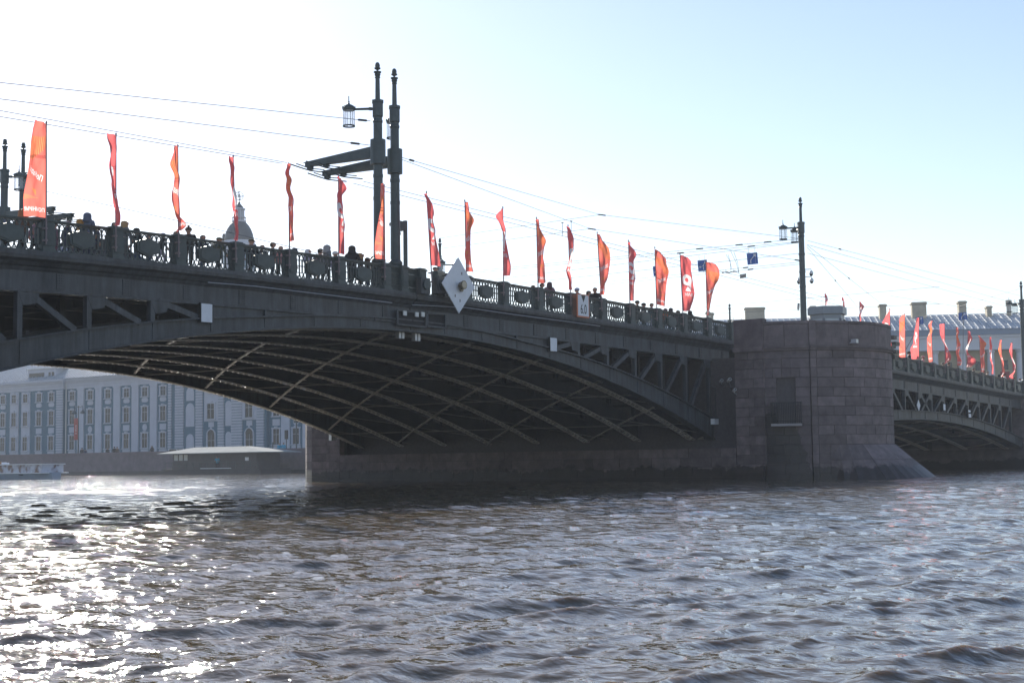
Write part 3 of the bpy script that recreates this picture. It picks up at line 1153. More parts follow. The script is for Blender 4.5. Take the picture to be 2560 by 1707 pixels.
def boom_mesh():
    """deep tapering double box beam along +Y from a post, with trolley wire hangers"""
    m = MB()
    for x in (-0.11, 0.11):
        m.hexa([(x - 0.03, 0.15, -0.21), (x + 0.03, 0.15, -0.21), (x + 0.03, 4.3, -0.07), (x - 0.03, 4.3, -0.07), (x - 0.03, 0.15, 0.25), (x + 0.03, 0.15, 0.25), (x + 0.03, 4.3, 0.07), (x - 0.03, 4.3, 0.07)])
    m.hexa([(-0.14, 0.15, -0.24), (0.14, 0.15, -0.24), (0.14, 4.4, -0.1), (-0.14, 4.4, -0.1), (-0.14, 0.15, -0.21), (0.14, 0.15, -0.21), (0.14, 4.4, -0.07), (-0.14, 4.4, -0.07)])
    m.hexa([(-0.14, 0.15, 0.25), (0.14, 0.15, 0.25), (0.14, 4.4, 0.07), (-0.14, 4.4, 0.07), (-0.14, 0.15, 0.28), (0.14, 0.15, 0.28), (0.14, 4.4, 0.1), (-0.14, 4.4, 0.1)])
    m.lathe([(0.34, -0.55), (0.34, 0.55)], n=16)
    for y in (3.1, 4.1):
        m.box(-0.12, 0.12, y - 0.1, y + 0.1, -0.26, -0.1)
        m.tube([(-1.3, y, -0.20), (-0.6, y, -0.26), (0, y, -0.30), (0.6, y, -0.26), (1.3, y, -0.20)], 0.03, 6)
        m.tube([(-0.9, y, -0.12), (0, y, -0.2), (0.9, y, -0.12)], 0.025, 6)
    return m.mesh("boom", LAMPIRON)


def lamp_post(label, x, y, z0, ztip, arms, s=1.0, boom=None, group="lamp posts of the bridge"):
    H = ztip - z0
    T = thing("lamp_post", label, "lamp post", (x, y, z0), 0, group)
    place("post", post_mesh(H, s), T)
    place("finial", finial_mesh(s), T, (0, 0, H))
    for a in arms:
        ca, sa = math.cos(math.radians(a)), math.sin(math.radians(a))
        L = 1.27
        am = MB().tube([(0.2 * ca, 0.2 * sa, H - 2.1), (L * ca, L * sa, H - 2.16)], [0.06, 0.05], 8)
        am.lathe([(0.085, -0.06), (0.085, 0.06)], (0.32 * ca, 0.32 * sa, H - 2.11), 8)
        place("arm", am.mesh("arm", LAMPIRON), T)
        lo = place("lantern", LCAP, T, (L * ca, L * sa, H - 1.98), (0, 0, 0), (0.92, 0.92, 0.96))
        place("glass", LGLASS, lo)
        place("cage", LRING, lo)
    if boom is not None:
        global BOOM_MESH
        if BOOM_MESH is None:
            BOOM_MESH = boom_mesh()
        place("boom", BOOM_MESH, T, (0, 0, boom[1] - z0), (0, 0, math.radians(boom[0])))
    return T


ZB5 = zb(-5)
lamp_post("left one of two tall twin lamp posts at mid bridge, lantern fully visible", -5.72, 0.72, ZB5, 18.90, [135], 0.82, (0, 14.86))
lamp_post("right one of two tall twin lamp posts, its lantern half hidden behind the shaft", -4.58, 0.72, ZB5, 18.86, [45], 0.82, (0, 14.62))
lamp_post("leftmost lamp post at the left edge, its lantern in front of the shaft", -6.13, 27.3, ZB5, 19.15, [-45], 0.82, (180, 14.8))
lamp_post("second lamp post from the left edge, behind the broad red banner, lantern to its right", -4.95, 27.3, ZB5, 19.15, [-135], 0.82, (180, 14.6))
lamp_post("lone green lamp post rising behind the pier parapet, with two lanterns and white cameras", 37.3, 0.5, zb(37) - 0.1, 18.78, [135, 45], 0.80)
lamp_post("lamp post cut by the right edge, two lanterns over the small flags", 85.0, 0.4, zb(85), 17.4, [135, 45], 0.80)
lamp_post("distant lamp post showing its top just left of the white diamond sign", 36.2, 30.9, zb(36), 18.9, [-45, -135], 0.80)
lamp_post("distant lamp post showing its slim top just left of the granite pier", 85.2, 31.0, zb(85), 17.55, [-45, -135], 0.80)

# ------------------------------------------------------------------ banners
WBAN = 0.86


def emblem_nine():
    """a figure 9 made of a ribbon: ring with a tail, and a small triangle"""
    vs, fs = [], []
    n = 28
    for k in range(n):
        a = 2 * math.pi * k / n
        for rx, ry in ((0.40, 0.40), (0.15, 0.15)):
            vs.append((rx * math.cos(a), ry * math.sin(a)))
    for k in range(n):
        k2 = (k + 1) % n
        fs += [(2 * k, 2 * k2, 2 * k + 1), (2 * k2, 2 * k2 + 1, 2 * k + 1)]
    o = len(vs)
    vs += [(0.38, -0.1), (0.10, -0.30), (0.16, -0.62), (0.26, -0.62)]
    fs += [(o, o + 1, o + 2), (o, o + 2, o + 3)]
    o = len(vs)
    vs += [(0.02, -0.42), (0.22, -0.78), (-0.24, -0.78)]
    fs += [(o, o + 1, o + 2)]
    return vs, fs


NINE = emblem_nine()


def raster(img, vs, fs, col):
    """fill 2D triangles, given in (u, v) of the cloth, into an array of colours"""
    hh, ww = img.shape[:2]
    for f in fs:
        p = np.array([(vs[i][0] * ww, vs[i][1] * hh) for i in f])
        x0, y0 = np.floor(p.min(0)).astype(int)
        x1, y1 = np.ceil(p.max(0)).astype(int)
        x0, y0, x1, y1 = max(x0, 0), max(y0, 0), min(x1, ww - 1), min(y1, hh - 1)
        if x1 < x0 or y1 < y0:
            continue
        X, Y = np.meshgrid(np.arange(x0, x1 + 1) + 0.5, np.arange(y0, y1 + 1) + 0.5)
        d = [(p[(i + 1) % 3, 0] - p[i, 0]) * (Y - p[i, 1]) - (p[(i + 1) % 3, 1] - p[i, 1]) * (X - p[i, 0]) for i in range(3)]
        ins = ((d[0] >= 0) & (d[1] >= 0) & (d[2] >= 0)) | ((d[0] <= 0) & (d[1] <= 0) & (d[2] <= 0))
        img[y0:y1 + 1, x0:x1 + 1][ins] = col


def banner_print(design, bottom):
    ww, hh = 240, 880
    asp = 0.86 / 3.1
    u, v = np.meshgrid((np.arange(ww) + 0.5) / ww, (np.arange(hh) + 0.5) / hh)
    WT = np.array((0.86, 0.84, 0.84))
    if design == "A":
        img = np.ones((hh, ww, 3)) * np.array((0.90, 0.19, 0.15))
        lo = 0.10 + 0.10 * u + 0.02 * np.sin(5 * u)
        hi = 0.20 + 0.27 * np.clip(u, 0, 1) ** 0.8 - 0.25 * np.clip(u - 0.7, 0, 1)
        fan = (v > lo) & (v < hi)
        img[fan] = (0.86, 0.16, 0.085)
        st = (np.sin(u * 70 + v * 62) > 0.2) & fan
        img[st] = (0.90, 0.32, 0.14)
        fan2 = (np.abs(v - 0.80) < 0.045 * (u - 0.35)) & (u > 0.35)
        img[fan2 & (np.sin(v * 620 + u * 20) > 0.0)] = (0.90, 0.32, 0.14)
        tri = (u > 0.45) & (u < 0.75) & (np.abs(v - 0.725 + 0.12 * (u - 0.6)) < 0.10 * (0.75 - u))
        img[tri] = (0.88, 0.28, 0.10)

        def put_text(txt, cu, cv, sx, sy, rot, sh):
            vs, fs = text_mesh(txt, 1.0, 0.02)
            c_, s_ = math.cos(rot), math.sin(rot)
            q = []
            for x, y in vs:
                x = x + sh * y
                X, Y = x * sx, y * sy
                X, Y = X * c_ - Y * s_, X * s_ + Y * c_
                q.append((cu + X, cv - Y * asp))
            raster(img, q, fs, WT)
        put_text("Победа!", 0.53, 0.545, 0.205, 0.30, 0.50, 0.25)
        put_text(bottom, 0.52, 0.925, 0.185 if len(bottom) < 8 else 0.145, 0.21, 0.0, 0.0)
    else:
        img = np.ones((hh, ww, 3)) * np.array((0.84, 0.15, 0.155))
        for k in range(26):
            a = -1.2 + 0.1 * k
            ln = np.abs((u - 0.05) * math.cos(a) - (v - 0.62) * 3.4 * math.sin(a)) < 0.012
            img[ln & (v > 0.72)] = (0.78, 0.22, 0.20)
        for k in range(9):
            ln = np.abs(v - 0.04 - 0.02 * k - 0.2 * (u - 0.3) ** 2 * k * 0.3) < 0.0022
            img[ln & (u > 0.1) & (v < 0.24)] = (0.74, 0.16, 0.16)
        vs, fs = NINE
        raster(img, [(0.52 + x * 0.92, 0.44 - y * 0.92 * asp) for x, y in vs], fs, WT)
        vs, fs = text_mesh("МАЯ", 1.0, 0.02)
        raster(img, [(0.52 + x * 0.27, 0.70 - y * 0.27 * asp) for x, y in vs], fs, WT)
    # seams
    img[:, :6] *= 0.8
    return img


def banner_mat(name, design, bottom=""):
    img = banner_print(design, bottom)
    hh, ww = img.shape[:2]
    im = bpy.data.images.new(name, ww, hh, float_buffer=True)
    im.colorspace_settings.name = 'Linear Rec.709'
    px = np.ones((hh, ww, 4), np.float32)
    px[..., :3] = img[::-1]
    im.pixels.foreach_set(px.ravel())
    im.update()
    im.pack()

    def fn(m, t, b):
        uv = t.nodes.new("ShaderNodeUVMap")
        uv.uv_map = "UVMap"
        tx = t.nodes.new("ShaderNodeTexImage")
        tx.image = im
        tx.extension = 'EXTEND'
        t.links.new(uv.outputs[0], tx.inputs[0])
        t.links.new(tx.outputs[0], b.inputs["Base Color"])
        tl = t.nodes.new("ShaderNodeBsdfTranslucent")
        t.links.new(tx.outputs[0], tl.inputs[0])
        ms = t.nodes.new("ShaderNodeMixShader")
        ms.inputs[0].default_value = 0.72
        t.links.new(b.outputs[0], ms.inputs[1])
        t.links.new(tl.outputs[0], ms.inputs[2])
        t.links.new(ms.outputs[0], t.nodes["Material Output"].inputs[0])
    return mat(name, (0.6, 0.04, 0.04), 0.42, fn=fn)


def trans_white(m, t, b):
    tl = t.nodes.new("ShaderNodeBsdfTranslucent")
    tl.inputs[0].default_value = (0.85, 0.83, 0.83, 1)
    ms = t.nodes.new("ShaderNodeMixShader")
    ms.inputs[0].default_value = 0.5
    t.links.new(b.outputs[0], ms.inputs[1])
    t.links.new(tl.outputs[0], ms.inputs[2])
    t.links.new(ms.outputs[0], t.nodes["Material Output"].inputs[0])


PRINTW = mat("banner print white", (0.85, 0.83, 0.83), 0.5, fn=trans_white)
POLEM = mat("flag pole", (0.20, 0.16, 0.17), 0.45)




BANNERS = {("A", "ПОМНИМ!"): banner_mat("banner vermilion remember", "A", "ПОМНИМ!"), ("A", "ГОРДИМСЯ!"): banner_mat("banner vermilion proud", "A", "ГОРДИМСЯ!"), ("B", "ПОМНИМ!"): banner_mat("banner crimson", "B")}


def flag(label, top, base, ybot, offs, design, ypl=-0.28, w=WBAN, droop=0.2, small=False, group="red banners along the railing", ytop=None, bottxt="ПОМНИМ!"):
    Pt = at(*top, Y=ypl)
    Pb = at(*base, Y=ypl)
    ext = (Pb - Pt) / np.linalg.norm(Pb - Pt)
    foot = Pb + ext * 0.75
    T = thing("flag", label, "flag", tuple(foot), 0, group)
    mp = MB().tube([foot, Pb, Pt], [0.03, 0.028, 0.02], 8)
    mp.lathe([(0.03, 0), (0.035, 0.04), (0.005, 0.10)], tuple(Pt - np.array([0, 0, 0.03])), 8)
    if not small:
        for q in (Pb + ext * 0.2, Pb + ext * 0.6):
            mp.box(q[0] - 0.045, q[0] + 0.045, q[1] - 0.04, q[1] + 0.16, q[2] - 0.03, q[2] + 0.03)
    pole = mp.build("pole", POLEM, T)
    L = np.linalg.norm(Pb - Pt)
    fr_bot = (ybot - top[1]) / (base[1] - top[1])
    fr_top = 0.015 if ytop is None else (ytop - top[1]) / (base[1] - top[1])
    depth = float((Pt - CAM) @ FW)
    ray = np.array([Pt[0] - CAM[0], Pt[1] - CAM[1], 0])
    ray /= np.linalg.norm(ray)
    right = np.array([ray[1], -ray[0], 0])
    vsamp = np.array([o[0] for o in offs])
    ssamp = np.array([o[1] for o in offs]) * depth / F_PX
    nv, nu = 46, 12
    # smooth cubic through the samples, relaxed by repeated averaging
    vv = np.linspace(0, 1, nv)
    sv = np.interp(vv, vsamp, ssamp)
    for _ in range(3):
        sv[1:-1] = 0.25 * sv[:-2] + 0.5 * sv[1:-1] + 0.25 * sv[2:]
    sd = sum(ord(c) for c in label)
    fr = random.Random(sd)
    p1, p2, p3 = fr.uniform(0, 6.28), fr.uniform(0, 6.28), fr.uniform(0, 6.28)
    grid = np.zeros((nv, nu + 1, 3))
    for i, v in enumerate(vv):
        fr_v = fr_top + (fr_bot - fr_top) * v
        P = Pt + (Pb - Pt) * fr_v
        s = max(-0.93 * w, min(0.93 * w, sv[i])) / w
        d0 = math.asin(s)
        pos = P.copy()
        grid[i, 0] = pos
        # ripple across the width about the mean direction; toward the camera side
        amp = 0.62 * (1 - 0.75 * abs(s))
        q = p1 + 5.5 * v
        tot = 0
        dirs = []
        for k in range(nu):
            u = (k + 0.5) / nu
            dl = d0 + amp * math.sin(2 * math.pi * (1.15 * u) + q) + 0.26 * math.sin(2 * math.pi * 2.1 * u + p2 - 13 * v) + 0.14 * math.sin(2 * math.pi * 3.3 * u + p3 + 21 * v)
            dirs.append(dl)
        ms = np.mean([math.sin(a) for a in dirs])
        for k in range(nu):
            a = dirs[k]
            st = right * (math.sin(a) - ms + s) - ray * math.cos(a)
            pos = pos + st * (w / nu)
            z = -droop * ((k + 1) / nu) ** 1.3 * (1 - 0.55 * v) + 0.03 * math.sin(p3 + 9 * v + 3 * k / nu) * (k / nu)
            grid[i, k + 1] = pos + np.array([0, 0, z])
    # mesh
    n1 = nu + 1
    m = MB()
    vs = [tuple(grid[i, k]) for i in range(nv) for k in range(n1)]
    fs = [(i * n1 + k, i * n1 + k + 1, (i + 1) * n1 + k + 1, (i + 1) * n1 + k) for i in range(nv - 1) for k in range(nu)]
    m.add(vs, fs)
    b = m.build("banner", BANNERS[(design, bottxt)], T, smooth=True)
    uvl = b.data.uv_layers.new(name="UVMap")
    for lp in b.data.loops:
        i, k = divmod(lp.vertex_index, n1)
        uvl.data[lp.index].uv = (k / nu, i / (nv - 1))
    uvl_flip = uvl.data
    for d in uvl_flip:
        d.uv = (d.uv[0], 1 - d.uv[1])
    return T


FLAGS = [
    ("broadest red banner at far left, mirrored white writing facing the viewer, hiding a lamp post", (116, 307), (115.5, 556), 545, [(0, -26), (.2, -36), (.4, -39), (.6, -45), (.8, -54), (1, -53)], "A", 0.05),
    ("narrow folded red banner with white middle, second from left", (290, 336), (289.5, 575.5), 566, [(0, -22), (.06, -20), (.14, -7), (.3, -16), (.36, -17), (.5, -10), (.65, -9), (.8, -6), (.9, 5), (1, 1)], "B", 0.1),
    ("pale orange twisted banner, third from left, its lower end swinging right", (444.5, 365), (446.5, 592), 580, [(0, -4), (.1, -12), (.22, -21), (.36, -8), (.55, -13), (.75, -10), (.84, 4), (.94, 25), (1, 6)], "A", 0.1),
    ("very thin dark red banner in front of the domed tower", (583, 391), (589, 608), 602, [(0, -8), (.06, -12), (.1, 2), (.3, -7), (.5, -4), (.62, -7), (.78, 4), (.93, 9), (1, 3)], "B", 0.1),
    ("wavy orange red banner midway between the domed tower and the twin lamp posts", (722, 410), (723.5, 625), 604, [(0, 4), (.05, 7), (.13, -5), (.2, 8), (.36, -2), (.42, 6), (.6, 5), (.85, 9), (1, 12)], "A", 0.1),
    ("red banner with white figure nine, its top corner flying right just below the boom", (846, 437), (847, 642), 634, [(0, 6), (.08, 17), (.13, 24), (.22, 6), (.3, 4), (.4, 10), (.6, 13), (.8, 14), (1, 14)], "B", 0.3),
    ("red triangular looking banner spreading between the twin lamp posts", (960.5, 464), (962, 657), 650, [(0, -1), (.2, -5), (.4, -11), (.6, -18), (.8, -24), (.95, -25), (1, -22)], "A", 0.0),
    ("red banner with white middle, first to the right of the twin lamp posts", (1066, 481), (1078, 671), 664, [(0, 2), (.12, 14), (.25, 17), (.36, 8), (.5, 15), (.62, 16), (.8, 21), (1, 24)], "B", 0.25),
    ("orange topped red banner standing just above the white diamond sign", (1162, 502), (1166, 690), 679, [(0, 2), (.12, 12), (.22, 24), (.36, 13), (.55, 12), (.75, 10), (.92, 15), (1, 17)], "A", 0.25),
    ("red banner whose top corner blows left, second right of the diamond sign", (1257, 519), (1259, 700), 690, [(0, -6), (.08, -21), (.22, -5), (.34, 2), (.5, 8), (.7, 14), (.85, 19), (1, 15)], "B", 0.2),
    ("slim upright red banner left of the banner over the 6.0 sign", (1341, 545), (1345, 714), 708, [(0, 1), (.15, 10), (.33, 24), (.45, 17), (.6, 14), (.8, 18), (1, 19)], "A", 0.2),
    ("twisted thin red banner right beside the 6.0 sign", (1420, 564), (1426, 728), 724, [(0, 1), (.15, 12), (.3, 13), (.42, 6), (.52, 0), (.68, -7), (.82, 1), (1, 5)], "B", 0.2),
    ("wide bulging red banner with gold stripes, first right of the 6.0 sign", (1493, 582), (1503, 742), 737, [(0, 2), (.12, 17), (.22, 28), (.38, 29), (.55, 24), (.72, 19), (.86, 8), (1, 4)], "A", 0.25),
    ("small pinched red banner with white patch between two wide banners", (1571, 602), (1574.5, 756), 752, [(0, 1), (.12, 16), (.2, 20), (.3, 11), (.42, 13), (.56, 15), (.75, 11), (1, 10)], "B", 0.25),
    ("wide red banner with gold stripes and legible white script, third from the pier", (1637, 619), (1641.6, 768.7), 761, [(0, 12), (.08, 28), (.18, 27), (.32, 34), (.5, 28), (.7, 24), (1, 20)], "A", 0.4),
    ("crimson banner with clear white figure nine, second from the pier", (1700, 636), (1707, 783), 778, [(0, 18), (.07, 28), (.2, 25), (.35, 27), (.5, 29), (.65, 32), (.8, 27), (1, 17)], "B", 0.2),
    ("pale salmon banner billowing at its top, nearest to the pier", (1764, 653), (1768, 795), 788, [(0, 24), (.07, 32), (.2, 34), (.33, 30), (.42, 22), (.6, 14), (.8, 8), (1, 4)], "A", 0.2),
]
for i, (lb, tp, bs, yb, of, ds, dr_) in enumerate(FLAGS):
    flag(lb, tp, bs, yb, of, ds, droop=dr_, bottxt="ГОРДИМСЯ!" if i == 6 else "ПОМНИМ!")
RF = [
    ("red banner with white ring half hidden by the pier, first on the right span", (2224, 773), (2228, 890), 866, [(0, -1), (.15, -10), (.35, -20), (.6, -10), (1, -8)], "B"),
    ("broad flat orange red banner, second on the right span", (2261.5, 785), (2264, 895), 893, [(0, -6), (.1, -14), (.2, -13), (.5, -14), (1, -15)], "A"),
    ("crimson banner with a white loop, in front of a leaning stick and blue road sign", (2296, 793), (2298, 899), 897, [(0, -1), (.25, -9), (.5, -13), (.62, -13), (.72, -21), (1, -18)], "B"),
    ("slender orange red banner, fourth on the right span", (2327, 801), (2332, 906), 904, [(0, 1), (.1, -6), (.25, -1), (.4, -11), (.7, -12), (1, -9)], "A"),
    ("red banner curling from left at top to right at bottom, fifth on the right span", (2361, 808), (2363, 911), 908, [(0, -12), (.25, -11), (.45, -4), (.6, 4), (.8, 15), (.92, 14), (1, 1)], "B"),
    ("thin wavy orange red banner, sixth on the right span", (2390, 817), (2394, 918), 914, [(0, 2), (.12, 8), (.2, 3), (.45, 10), (.6, 4), (.75, 4), (.9, 11), (1, 8)], "A"),
    ("red banner with fluttering tail blown right, seventh on the right span", (2420, 826), (2417, 925), 918, [(0, 1), (.2, 12), (.35, 4), (.5, -3), (.65, 4), (.78, 20), (.88, 22), (1, 8)], "B"),
    ("red banner with tip pointing right, eighth on the right span", (2448.5, 838), (2452, 931), 930, [(0, 1), (.2, 17), (.35, 11), (.6, 9), (.8, 11), (1, 8)], "A"),
    ("hair thin crimson banner, ninth on the right span", (2475, 841), (2480, 937), 935, [(0, 1), (.25, 4), (.5, -2), (.6, -3), (.8, 3), (1, 0)], "B"),
    ("orange red banner with its tail swinging right, tenth on the right span", (2503, 848), (2505, 943), 941, [(0, -1), (.25, -8), (.5, -2), (.7, 4), (.88, 8), (1, -1)], "A"),
    ("last red banner of the right span, beside the edge lamp post", (2530, 856), (2533, 948), 946, [(0, -1), (.2, -8), (.4, -3), (.65, 6), (.8, 4), (.95, -12), (1, -4)], "B"),
]
for i, (lb, tp, bs, yb, of, ds) in enumerate(RF):
    flag(lb, tp, bs, yb, of, ds, droop=0.1)
for lb, tp, bs, yb, of in (
        ("tiny red flag on a pole behind the grey booth, left of two", (2063, 733), (2064, 812), 763, [(0, 1), (.3, 5), (.6, 6), (1, 1)]),
        ("tiny red flag on a pole behind the grey booth, right of two", (2107, 743), (2108, 820), 768, [(0, 0), (.5, 3), (1, 5)]),
        ("small red flag drooping on a pole right of the grey booth", (2148.5, 754), (2150, 830), 803, [(0, 2), (.2, 12), (.4, 8), (.7, 2), (1, 0)])):
    flag(lb, tp, bs, yb, of, "B", ypl=27.6, w=1.0, droop=0.1, small=True, group="small flags behind the booth")

# ------------------------------------------------------------------ people
SKIN = mat("skin", (0.45, 0.26, 0.19), 0.55)
SHOE = mat("shoe", (0.02, 0.02, 0.022), 0.5)


def cloth(name, c):
    return mat("cloth " + name, c, 0.85, 0, 0.12, 9)


CL = {k: cloth(k, v) for k, v in dict(
    black=(0.018, 0.018, 0.02), navy=(0.02, 0.03, 0.07), grey=(0.13, 0.14, 0.15), slate=(0.11, 0.14, 0.20), blue=(0.14, 0.22, 0.36), ochre=(0.38, 0.20, 0.045),
    mauve=(0.22, 0.13, 0.17), lilac=(0.42, 0.40, 0.52), white=(0.72, 0.72, 0.72), cyan=(0.03, 0.33, 0.50), orange=(0.55, 0.12, 0.03), pink=(0.60, 0.30, 0.30),
    denim=(0.05, 0.08, 0.15), beige=(0.36, 0.29, 0.22), rust=(0.28, 0.09, 0.04), olive=(0.08, 0.08, 0.045), brown=(0.10, 0.06, 0.04)).items()}
HAIR = {k: mat("hair " + k, v, 0.6) for k, v in dict(dark=(0.02, 0.016, 0.013), brown=(0.07, 0.04, 0.02), blond=(0.36, 0.24, 0.11), ginger=(0.33, 0.12, 0.035), grey=(0.3, 0.3, 0.3), purple=(0.09, 0.05, 0.07)).items()}


def person_mesh(pose):
    """one continuous skinned body, 1.72 m tall, facing -Y"""
    V, E, Rr, tagv = [], [], [], []

    def vtx(p, r, parent, kind):
        V.append(p)
        Rr.append(r)
        tagv.append(kind)
        if parent is not None:
            E.append((parent, len(V) - 1))
        return len(V) - 1
    lean = {"stand": 0, "lean": 0.10, "walk": 0.03}[pose]
    pel = vtx((0, 0, 0.95), (0.165, 0.12), None, "top")
    sp = vtx((0, -lean * 0.4, 1.13), (0.165, 0.12), pel, "top")
    ch = vtx((0, -lean, 1.32), (0.185, 0.13), sp, "top")
    nb_ = vtx((0, -lean * 1.15, 1.44), (0.10, 0.085), ch, "top")
    nk = vtx((0, -lean * 1.3 - 0.01, 1.505), (0.052, 0.055), nb_, "skin")
    h1 = vtx((0, -lean * 1.4 - 0.035, 1.565), (0.098, 0.112), nk, "skin")
    h2 = vtx((0, -lean * 1.4 - 0.025, 1.635), (0.120, 0.145), h1, "skin")
    h3 = vtx((0, -lean * 1.4 - 0.01, 1.69), (0.100, 0.115), h2, "skin")
    for s in (-1, 1):
        if pose == "lean":
            el, wr, pl = (s * 0.27, -0.10, 1.13), (s * 0.20, -0.36, 1.10), (s * 0.17, -0.44, 1.08)
        elif pose == "walk":
            el, wr, pl = (s * 0.25, 0.05 * s, 1.14), (s * 0.25, -0.06 + 0.14 * s, 0.93), (s * 0.245, -0.09 + 0.15 * s, 0.85)
        else:
            el, wr, pl = (s * 0.25, 0.03, 1.13), (s * 0.24, -0.07, 0.91), (s * 0.235, -0.09, 0.83)
        sh = vtx((s * 0.185, -lean, 1.385), (0.078, 0.078), ch, "top")
        e = vtx(el, (0.058, 0.058), sh, "top")
        w = vtx(wr, (0.045, 0.045), e, "top")
        p = vtx(pl, (0.042, 0.026), w, "skin")
        d = np.array(pl) - np.array(wr)
        d /= np.linalg.norm(d)
        sd = np.array([0, 1.0, 0]) if pose != "lean" else np.array([1.0, 0, 0])
        cu = np.array([-s * 0.3, -0.2, 0]) if pose != "lean" else np.array([0, 0, -0.5])
        for q, ln in ((-0.027, 0.062), (-0.009, 0.075), (0.009, 0.07), (0.027, 0.055)):
            a = np.array(pl) + d * 0.035 + sd * q
            k = vtx(tuple(a), (0.0095, 0.0095), p, "skin")
            k = vtx(tuple(a + d * ln * 0.5 + cu * 0.02), (0.009, 0.009), k, "skin")
            vtx(tuple(a + d * ln * 0.85 + cu * 0.05), (0.008, 0.008), k, "skin")
        a = np.array(pl) - sd * 0.03
        k = vtx(tuple(a - sd * 0.012 + d * 0.01), (0.012, 0.012), p, "skin")
        vtx(tuple(a - sd * 0.022 + d * 0.045 + cu * 0.03), (0.010, 0.010), k, "skin")
        st = {"stand": 0.0, "lean": 0.04 * s, "walk": 0.20 * s}[pose]
        hp = vtx((s * 0.09, 0, 0.88), (0.105, 0.105), pel, "leg")
        kn = vtx((s * 0.10, -0.03 - st * 0.6, 0.50), (0.070, 0.072), hp, "leg")
        an = vtx((s * 0.10, 0.02 - st * 0.9 + (0.08 if pose == "walk" and s < 0 else 0), 0.10), (0.048, 0.05), kn, "leg")
        ay = V[an][1]
        hl = vtx((s * 0.10, ay + 0.0, 0.05), (0.045, 0.05), an, "shoe")
        vtx((s * 0.115, ay - 0.15, 0.035), (0.042, 0.032), hl, "shoe")
    me = bpy.data.meshes.new("body")
    me.from_pydata(V, E, [])
    ob = bpy.data.objects.new("body", me)
    COL.objects.link(ob)
    sk = ob.modifiers.new("skin", 'SKIN')
    sk.use_smooth_shade = True
    sv = me.skin_vertices[0].data
    for i, r in enumerate(Rr):
        sv[i].radius = r
        sv[i].use_root = (i == 0)
    ss = ob.modifiers.new("sub", 'SUBSURF')
    ss.levels = ss.render_levels = 1
    dg = bpy.context.evaluated_depsgraph_get()
    dg.update()
    out = bpy.data.meshes.new_from_object(ob.evaluated_get(dg))
    bpy.data.objects.remove(ob)
    bpy.data.meshes.remove(me)
    out.name = "body_" + pose
    segs = [(np.array(V[a]), np.array(V[b]), tagv[b]) for a, b in E]
    mi = {"top": 0, "leg": 1, "skin": 2, "shoe": 3}
    A = np.array([s[0] for s in segs])
    B = np.array([s[1] for s in segs])
    D = B - A
    L2 = (D * D).sum(1) + 1e-9
    idx = []
    for p in out.polygons:
        c = np.array(p.center)
        t = np.clip(((c - A) * D).sum(1) / L2, 0, 1)
        dist = np.linalg.norm(c - (A + D * t[:, None]), axis=1)
        idx.append(mi[segs[int(np.argmin(dist))][2]])
    # coats reach over the hips
    for k, p in enumerate(out.polygons):
        if idx[k] == 1 and p.center[2] > 0.80:
            idx[k] = 0
    hy = -lean * 1.4
    # face: nose, eyes, mouth, ears - joined to the same mesh
    bm = bmesh.new()
    bm.from_mesh(out)
    bm.faces.ensure_lookup_table()
    for k, f in enumerate(bm.faces):
        f.material_index = idx[k]

    def blob(c, r, mi_):
        res = bmesh.ops.create_icosphere(bm, subdivisions=1, radius=1.0)
        for v in res["verts"]:
            v.co = Vector((c[0] + v.co.x * r[0], c[1] + v.co.y * r[1], c[2] + v.co.z * r[2]))
            for f in v.link_faces:
                f.material_index = mi_
                f.smooth = True
    blob((0, hy - 0.125, 1.60), (0.013, 0.02, 0.022), 2)
    blob((0, hy - 0.112, 1.562), (0.024, 0.008, 0.006), 4)
    for s in (-1, 1):
        blob((s * 0.03, hy - 0.108, 1.625), (0.011, 0.009, 0.007), 3)
        blob((s * 0.082, hy - 0.02, 1.61), (0.012, 0.02, 0.03), 2)
    bm.to_mesh(out)
    bm.free()
    for k in (CL["black"], CL["denim"], SKIN, SHOE, CL["rust"]):
        out.materials.append(k)
    return out, hy


POSES = {p: person_mesh(p) for p in ("stand", "lean", "walk")}


